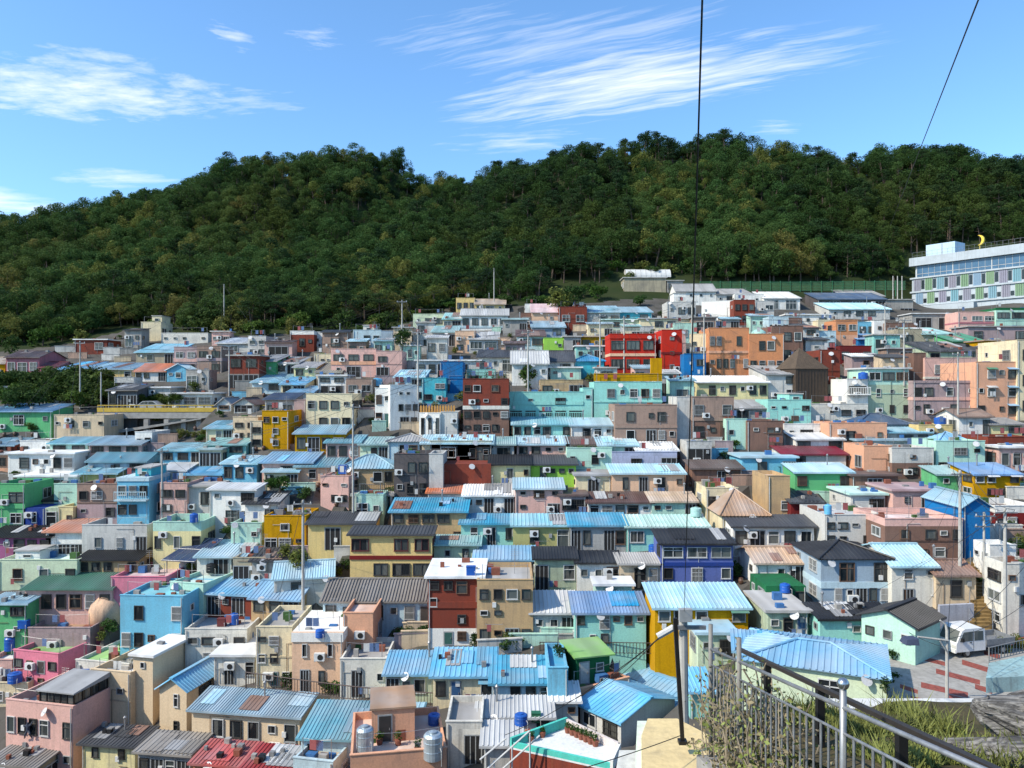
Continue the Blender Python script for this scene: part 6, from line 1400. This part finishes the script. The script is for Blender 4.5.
for off, r in ((0, .018), (-.2, .012), (-1.12, .012)):
    m = MB(); m.tube([F_(FX, 2.2, rail_z(2.2) + off), F_(FX, 10.05, rail_z(10.05) + off)], r, 10); m.build('rail', M_STEEL, fn, smooth=True)
y = 2.4
while y < 10:
    m = MB(); m.tube([F_(FX, y, rail_z(y) - 1.12), F_(FX, y, rail_z(y) - .2)], .011, 6); m.build('baluster', M_STEEL, fn); y += .155
for y, top in ((10.0, .32), (8.75, .27), (3.4, .2), (6.0, .14)):
    m = MB(); m.tube([F_(FX, y, rail_z(y) - 1.4), F_(FX, y, rail_z(y) + top)], .028 if y != 6.0 else .026, 10); o = m.build('post', M_STEEL if y == 6.0 else plain('post_grey', (.20, .19, .17), .7, .1), fn, smooth=True)
    if y in (6.0, 3.4):
        q = MB(); q.lathe([(.02, -.06)] + [(.047 * math.sin(math.pi * i / 10), -.047 * math.cos(math.pi * i / 10)) for i in range(1, 10)] + [(.004, .047)], 16); q.build('ball', plain('ball_steel', (.5, .5, .5), .25, .9, .1), o, F_(FX, y, rail_z(y) + top + .045), smooth=True)
m = MB(); m.prism([(2.42, 2, rail_z(2) - 1.4), (2.74, 2, rail_z(2) - 1.4), (2.74, 2, rail_z(2) - 3), (2.42, 2, rail_z(2) - 3)], (0, 8.1, -.23 * 8.1)); tag(m.build('fence_wall', M_CONC), 'concrete footing wall under the steel pipe fence', 'wall')
BX = 3.02
def bz(y): return -2.42 - .205 * (y - 4.85)
bf = empty('iron_fence', 'black iron fence with square posts just behind the steel pipe fence', 'fence', (BX, 6, bz(6))); B_ = lambda x, y, z: (x - BX, y - 6, z - bz(6))
for off, w_ in ((0, .03), (-.62, .02)):
    m = MB(); a_, b_ = B_(BX, 2.5, bz(2.5) + off), B_(BX, 10.3, bz(10.3) + off); m.hexa([(a_[0] - w_, a_[1], a_[2] - .02), (a_[0] + w_, a_[1], a_[2] - .02), (b_[0] + w_, b_[1], b_[2] - .02), (b_[0] - w_, b_[1], b_[2] - .02), (a_[0] - w_, a_[1], a_[2] + .02), (a_[0] + w_, a_[1], a_[2] + .02), (b_[0] + w_, b_[1], b_[2] + .02), (b_[0] - w_, b_[1], b_[2] + .02)]); m.build('rail', plain('rail_brown_black', (.035, .028, .024), .5, .1), bf)
for y in (4.5, 5.97, 7.55, 9.1): m = MB(); q = B_(BX, y, bz(y)); m.box(q[0] - .035, q[0] + .035, q[1] - .035, q[1] + .035, q[2] - 1.3, q[2] - .023); m.build('post', M_BLKM, bf)
# dried vines through both fences
r = random.Random(11); vm = plain('dry_stem', (.26, .21, .14), .9, 0, .4); dv = MB(); lv = MB(); gv = MB()
for i in range(190):
    y = r.choice((r.uniform(7.2, 10.4), r.uniform(7.6, 9.8), r.uniform(8, 10), r.uniform(6.2, 8))); x = r.uniform(2.45, 3.1); z = rail_z(y) - 1.35; p = Vector((x, y, z)); path = [p.copy()]; dirv = Vector((r.gauss(0, .3), r.gauss(0, .4), 1)).normalized(); ht = r.uniform(.4, 1.5 if y > 7 else .9)
    for k in range(9):
        dirv = (dirv + Vector((r.gauss(0, .28), r.gauss(0, .38), r.gauss(.0, .25)))).normalized(); p = p + dirv * ht / 8; p.x = min(3.12, max(2.42, p.x)); p.z = min(p.z, rail_z(p.y) + .16); path.append(p.copy())
    dv.tube(path, [r.uniform(.004, .010)] * len(path), 4, cap=False)
    for q in path[2:]:
        for _ in range(r.randint(1, 6)):
            tgt = gv if r.random() < .42 else lv; c = q + Vector((r.gauss(0, .05), r.gauss(0, .06), r.gauss(0, .05))); s = r.uniform(.014, .04); u = Vector((r.gauss(0, 1), r.gauss(0, 1), r.gauss(0, 1))).normalized(); v = u.cross(Vector((r.gauss(0, 1), r.gauss(0, 1), r.gauss(0, 1)))).normalized(); tgt.face([c - u * s, c + v * s * .55, c + u * s, c - v * s * .55])
vn = empty('dried_vine', 'tangled dried vine with brown and green leaves climbing the fences', 'vine', (2.8, 8, -4.4)); 
for mb, nm_, mt in ((dv, 'stems', vm), (lv, 'dry_leaves', plain('dry_leaf', (.27, .22, .12), .85, 0, .6, 9)), (gv, 'green_leaves', plain('vine_leaf', (.20, .24, .05), .7, 0, .4, 3))):
    mb.v = [(a - 2.8, b - 8, c + 4.4) for a, b, c in mb.v]; mb.build(nm_, mt, vn)
# sunlit yellow slab below, with its wall
sl_ = MB(); sl_.prism([(1.55, 9.2, -5.3), (2.75, 9.0, -5.3), (3.6, 10.6, -5.3), (2.62, 12.2, -5.3), (2.15, 12.2, -5.3), (1.95, 11.6, -5.3)], (0, 0, -.5)); tag(sl_.build('roof_slab', paint((.62, .50, .30), dirt=.35)), 'pale yellow concrete roof slab at the foot of the dark pole', 'slab')
wl_ = MB(); wl_.prism([(1.45, 9.3, -5.6), (1.6, 9.3, -5.6), (2.15, 12.3, -5.6), (2.0, 12.3, -5.6)], (0, 0, .22)); tag(wl_.build('parapet_wall', paint((.60, .66, .56), dirt=.3)), 'low pale green parapet beside the yellow slab', 'wall')
m = MB(); m.prism([(1.0, 9.0, -9), (3.6, 9.0, -9), (3.6, 12.2, -9), (1.7, 12.2, -9)], (0, 0, 3.2)); tag(m.build('slab_base', paint((.60, .60, .57), dirt=.4)), 'white wall carrying the yellow slab', 'wall')
# dark steel pole and the concrete pole behind it
m = MB(); a_, b_ = pt(675, 618, 10.9), pt(682.5, 742, 11.0); m.hexa([tuple(b_ + Vector(v)) for v in ((-.027, -.027, 0), (.027, -.027, 0), (.027, .027, 0), (-.027, .027, 0))] + [tuple(a_ + Vector(v)) for v in ((-.027, -.027, 0), (.027, -.027, 0), (.027, .027, 0), (-.027, .027, 0))])
m.box(b_.x - .06, b_.x + .06, b_.y - .06, b_.y + .06, b_.z - .02, b_.z + .03); tag(m.build('steel_pole', M_BLKM), 'leaning black steel pole rising from the yellow slab', 'pole')
cpl = empty('service_pole', 'pale concrete pole with fittings right behind the black steel pole', 'utility pole', pt(685, 800, 20)); m = MB(); tz = (800 - 614) / FOC * 20; m.tube([(0, 0, -3), (-.05, 0, tz)], [.16, .11], 10); m.build('pole', M_POLE, cpl)
m = MB(); m.box(-.35, .5, -.2, -.12, tz - .35, tz - .25); m.build('crossarm', M_STEEL, cpl); m = MB(); m.box(-.2, .12, -.3, -.13, tz - .12, tz + .2); m.build('fuse_box', M_FR['g'], cpl)
top_ = pt(685, 616, 20)
wire('main_cable', pt(703, -30, 3.4), pt(684, 612, 19.9), .03, .0050, 'thick black cable dropping from the sky to the concrete pole', n=24)
wire('main_cable', pt(703.6, -30, 3.4), pt(684.5, 613, 19.95), .0, .003, 'second strand twisted beside the thick black cable', n=24)
wire('sky_cable', pt(990, -30, 5), pt(890, 226, 60), .0, .0065, 'black cable crossing the sky at the upper right', n=20)
ins = MB(); p_ = pt(666, 632, 20); ins.tube([p_ + Vector((-.22, 0, -.12)), p_ + Vector((.2, 0, .12))], .09, 8); ins.tube([p_ + Vector((.2, 0, .12)), top_ + Vector((0, 0, -.2))], .02, 5); tag(ins.build('strain_insulator', M_FR['w']), 'white cable clamp left of the black steel pole', 'insulator')
for i, (x, y, Y, lab) in enumerate(((596, 690, 45, 'cable from the white clamp down to the terraces'), (560, 705, 40, 'twin cable under the clamp cable'), (505, 735, 30, 'cable running to the lower left from the clamp'))): wire('service_cable', p_ + Vector((-.1, 0, -.05 - .03 * i)), pt(x, y, Y), .25, .012, lab)
wire('service_cable', pt(682, 735, 10.9), pt(560, 775, 9), .02, .006, 'thin cable from the black pole foot across the white wall')
for i, (x, y, Y) in enumerate(((1030, 560, 50), (1030, 600, 52), (958, 470, 74), (880, 610, 58))): wire('lamp_cable', lb + Vector((0, 0, hp * .85 - i * .25)), pt(x, y, Y), .4, .016, 'cable running from the plaza street lamp to the houses', 'cables of the plaza lamp')
# grass on the bank
gr = MB(); r = random.Random(3)
for _ in range(9000):
    x, y = r.uniform(3.15, 4.6), r.uniform(6.3, 9.5)
    if mn.noise(Vector((x * 1.1, y * .9, 3))) < -.12: continue
    z = bank_z(x, y); hh = r.uniform(.05, .22) * (1 if r.random() < .85 else 1.7); a = r.uniform(0, 6.28); w_ = Vector((math.cos(a), math.sin(a), 0)) * r.uniform(.006, .012); b = Vector((r.gauss(0, .4), r.gauss(0, .4), 1)) * hh; p = Vector((x, y, z - .02)); gr.face([p - w_, p + w_, p + w_ * .6 + b * .6, p - w_ * .6 + b * .6]); gr.face([p - w_ * .6 + b * .6, p + w_ * .6 + b * .6, p + b + Vector((r.gauss(0, .04), r.gauss(0, .04), 0))])
gmx = plain('bank_grass', (.19, .215, .045), .8, 0, .6, 2.2); o = gr.build('grass', gmx); o['kind'] = 'stuff'; o['label'] = 'yellow-green grass on the bank behind the fences'; o['category'] = 'grass'
# driftwood stump
def stump():
    def seg(path, rad, seedv):
        mb = MB(); n, s = 44, 64; P_ = [Vector(p) for p in path]
        def at(t):
            f = t * (len(P_) - 1); i = min(int(f), len(P_) - 2); return P_[i].lerp(P_[i + 1], f - i), rad[i] + (rad[i + 1] - rad[i]) * (f - i)
        for i in range(n + 1):
            t = i / n; c, rr = at(t); c2, _ = at(min(1, t + .02)); d = (c2 - c).normalized() if t < .98 else (c - at(t - .03)[0]).normalized(); u = d.cross(Vector((0, 0, 1))).normalized(); w = u.cross(d)
            for k in range(s):
                a = 2 * math.pi * k / s; q = 1 + .40 * mn.noise(Vector((math.cos(a) * 1.7, math.sin(a) * 1.7, t * 1.6 + seedv))) + .34 * mn.noise(Vector((math.cos(a) * 4.5, math.sin(a) * 4.5, t * 1.0 + seedv * 2))) + .16 * mn.noise(Vector((math.cos(a) * 15, math.sin(a) * 15, t * 2.2 + seedv * 3))) + .05 * math.sin(a * 9 + t * 5)
                mb.v.append(tuple(c + (u * math.cos(a) + w * math.sin(a) * .85) * rr * q))
        for i in range(n):
            for k in range(s): k2 = (k + 1) % s; mb.f.append((i * s + k, i * s + k2, (i + 1) * s + k2, (i + 1) * s + k)); mb.m.append(0)
        mb.f.append(tuple(reversed(range(s)))); mb.m.append(0); mb.f.append(tuple(n * s + k for k in range(s))); mb.m.append(0); return mb
    a = seg([pt(972, 703, 7.0), pt(985, 710, 6.95), pt(1015, 724, 6.9), pt(1050, 738, 6.8), pt(1110, 745, 6.8)], [.05, .13, .23, .30, .30], 1.0)
    for b in (seg([pt(944, 741, 6.7), pt(972, 748, 6.65), pt(1010, 758, 6.5), pt(1060, 764, 6.5), pt(1110, 766, 6.6)], [.025, .08, .15, .2, .22], 5.0), seg([pt(1012, 702, 7.1), pt(1040, 700, 7.1), pt(1090, 720, 7.0)], [.07, .13, .16], 9.0)):
        k = len(a.v); a.v += b.v; a.f += [tuple(i + k for i in f) for f in b.f]; a.m += b.m
    mt, t, n, l, bs = nodes('driftwood'); tcn = n.new('ShaderNodeTexCoord'); v = tcn.outputs['Object']
    c = mixn(t, ramp(t, noise(t, v, 1.0, 6, .65, sc=(3, 20, 24)), .40, .60), (.23, .218, .2), (.06, .056, .052)); c = mixn(t, ramp(t, noise(t, v, 1.0, 4, .6, sc=(3, 40, 46)), .52, .62), c, (.045, .042, .04)); l.new(c, bs.inputs['Base Color']); bs.inputs['Roughness'].default_value = .85  # weathered grain; dark streaks strengthened to paint shade into the grooves
    bp = n.new('ShaderNodeBump'); bp.inputs['Strength'].default_value = .8; bp.inputs['Distance'].default_value = .02; l.new(noise(t, v, 1.0, 6, .6, sc=(4, 34, 40)), bp.inputs['Height']); l.new(bp.outputs[0], bs.inputs['Normal'])
    o = a.build('driftwood', mt, smooth=True); tag(o, 'weathered grey driftwood root lying in the bottom right corner', 'driftwood')
stump()
# ------------------------------------------------------------------ shrubs and small plants between the houses
BUSH = []
def bush_mesh(seed, mat):
    r = random.Random(seed); mb = MB(); mb.tube([(0, 0, -.3), (.05, 0, .7)], [.08, .05], 5)
    for k in range(9): a, q = r.uniform(0, 6.28), r.uniform(0, .75); leaves(mb, (math.cos(a) * q, math.sin(a) * q, r.uniform(.35, 1.25)), r.uniform(.35, .6), r.uniform(.3, .45), 60, .24, r, shell=.4)
    return mb.mesh('bush', [BARK, mat])
for i, mt in enumerate((LEAF['bush'], LEAF['dark'], LEAF['mid'], LEAF['olive'])): BUSH.append(bush_mesh(40 + i, mt))
def bush(px, py, s, k, label, group=None, nm='bush'):
    b = on(px, py); o = put(nm, BUSH[k], None, b, random.Random(px * 31 + py).uniform(0, 6.28)); f = s * b.y / FOC / 1.9; o.scale = (f, f, f); return tag(o, label, 'bush', group)
for i in range(64):                        # dark hedge under the hillside road
    r = random.Random(i); x = 2 + (i % 32) * 3.4; big = 20 + r.uniform(-3, 6)
    bush(min(x, 108), (388 if i < 32 else 403) + r.uniform(-4, 5), big, (1, 0, 1, 2)[i % 4], 'dark green shrub in the hedge above the bright green house', 'shrubs of the dark hedge on the left')
for i in range(14): r = random.Random(i + 60); bush(140 + i * 3, 403 + r.uniform(-2, 4), 11, (1, 0)[i % 2], 'dark shrub beside the sooty grey shed', 'shrubs by the sooty shed')
for a in [(402, 347, 22, 1, 'round dark bush by the pale blue-white house'), (280, 492, 22, 0, 'green bush above the tan tile roofs, centre left'), (271, 490, 17, 2, 'lighter green bush left of the green bush'), (527, 384, 20, 0, 'conical shrub in front of the white gabled house'), (528, 374, 13, 0, 'upper part of the conical shrub by the white gabled house'),
  (560, 657, 15, 1, 'dark bush below the turquoise house'), (640, 306, 16, 2, 'bright green bush under the stone shed'), (598, 300, 20, 0, 'green bush left of the stone shed'), (555, 306, 26, 3, 'brownish bush above the peach gabled house'), (575, 303, 22, 1, 'dark bush above the deep red box house'),
  (1005, 652, 20, 3, 'brown dry hedge plant behind the plaza railing'), (1020, 650, 22, 3, 'brown dry shrub at the right border behind the plaza railing'), (893, 660, 14, 1, 'dark shrub against the turquoise plaza house'), (885, 690, 18, 1, 'dark shrub at the corner of the blue hip roof house'), (895, 684, 15, 0, 'green shrub right of the blue hip roof house'), (296, 566, 24, 3, 'dry yellowish bush left of the tall pole'), (284, 556, 18, 3, 'dry shrub near the glazed porch'), (1010, 530, 14, 2, 'green shrub at the right border above the grey house'), (195, 392, 13, 1, 'shrub by the white roadside house')]: bush(*a)
# lower wood edge: shrubs that close the gaps under the trees
r = random.Random(77)
for i in range(120):
    px = i * 8.6 + r.uniform(-3, 3)
    if px > 905: continue
    py = float(border(px)) + r.uniform(-10, 3) - (22 if px > 600 else 0)
    z = hit(px, py); b = pt(px, py, z); o = put('bush', BUSH[r.choice((0, 1, 1, 2, 3))], None, (b.x, b.y, b.z - .15), r.uniform(0, 6.28)); f = r.uniform(1.2, 2.6); o.scale = (f, f, f * r.uniform(.8, 1.3)); tag(o, 'low shrub in the tangled edge of the wood', 'bush', 'shrubs at the wood edge')
# what the alleys and yards between the houses hold: weeds, low walls, jars, pipes
r = random.Random(9); ct = dict(bush=0, jar=0, wall=0)
jm = MB(); jm.lathe([(.2, 0), (.33, .25), (.35, .5), (.24, .78), (.26, .84), (.02, .88)], 14); jar = jm.mesh('clay_jar', plain('jar_brown', (.10, .05, .03), .4)); wallm = []
for c_ in ('concrete', 'ltgrey', 'mauve', 'beige', 'offwhite', 'brownlt', 'mint', 'sky'): q = MB(); q.box(-1.6, 1.6, -.1, .1, -1.2, 1.0); q.box(-1.66, 1.66, -.15, .15, 1.002, 1.07); wallm.append(q.mesh('garden_wall', paint(P[c_], dirt=.9)))
for py in range(318, 700, 7):
    for px in range(4, 1022, 9):
        x, y = px + r.uniform(-3, 3), py + r.uniform(-2, 2)
        if 655 < x and y > 600: continue
        if y < border(x) + 6 or (y < 416 and y > 408 and x < 300): continue
        loc, nrm, ob = cast(x, y)
        if ob is None or ob.name != 'ground' or loc.y > 160: continue
        u = r.random()
        if u < .30 and ct['bush'] < 150:
            o = put('bush', BUSH[r.choice((0, 1, 2, 3))], None, loc, r.uniform(0, 6.28)); f = r.uniform(.45, 1.0); o.scale = (f, f, f); tag(o, 'small weedy bush growing in a gap between houses', 'bush', 'weedy bushes between the houses'); ct['bush'] += 1
        elif u < .55 and ct['wall'] < 110:
            o = put('garden_wall', r.choice(wallm), None, loc, r.uniform(-.15, .15)); o.scale = (r.uniform(.5, 1.3), 1, r.uniform(.7, 1.3)); tag(o, 'low stained yard wall in a gap between houses', 'wall', 'low yard walls between the houses'); ct['wall'] += 1
        elif u < .66 and ct['jar'] < 60:
            o = put('clay_jar', jar, None, loc, 0); o.scale = (.65,) * 3; tag(o, 'brown clay storage jar standing in a yard', 'jar', 'clay jars in the yards'); ct['jar'] += 1
print(ct)
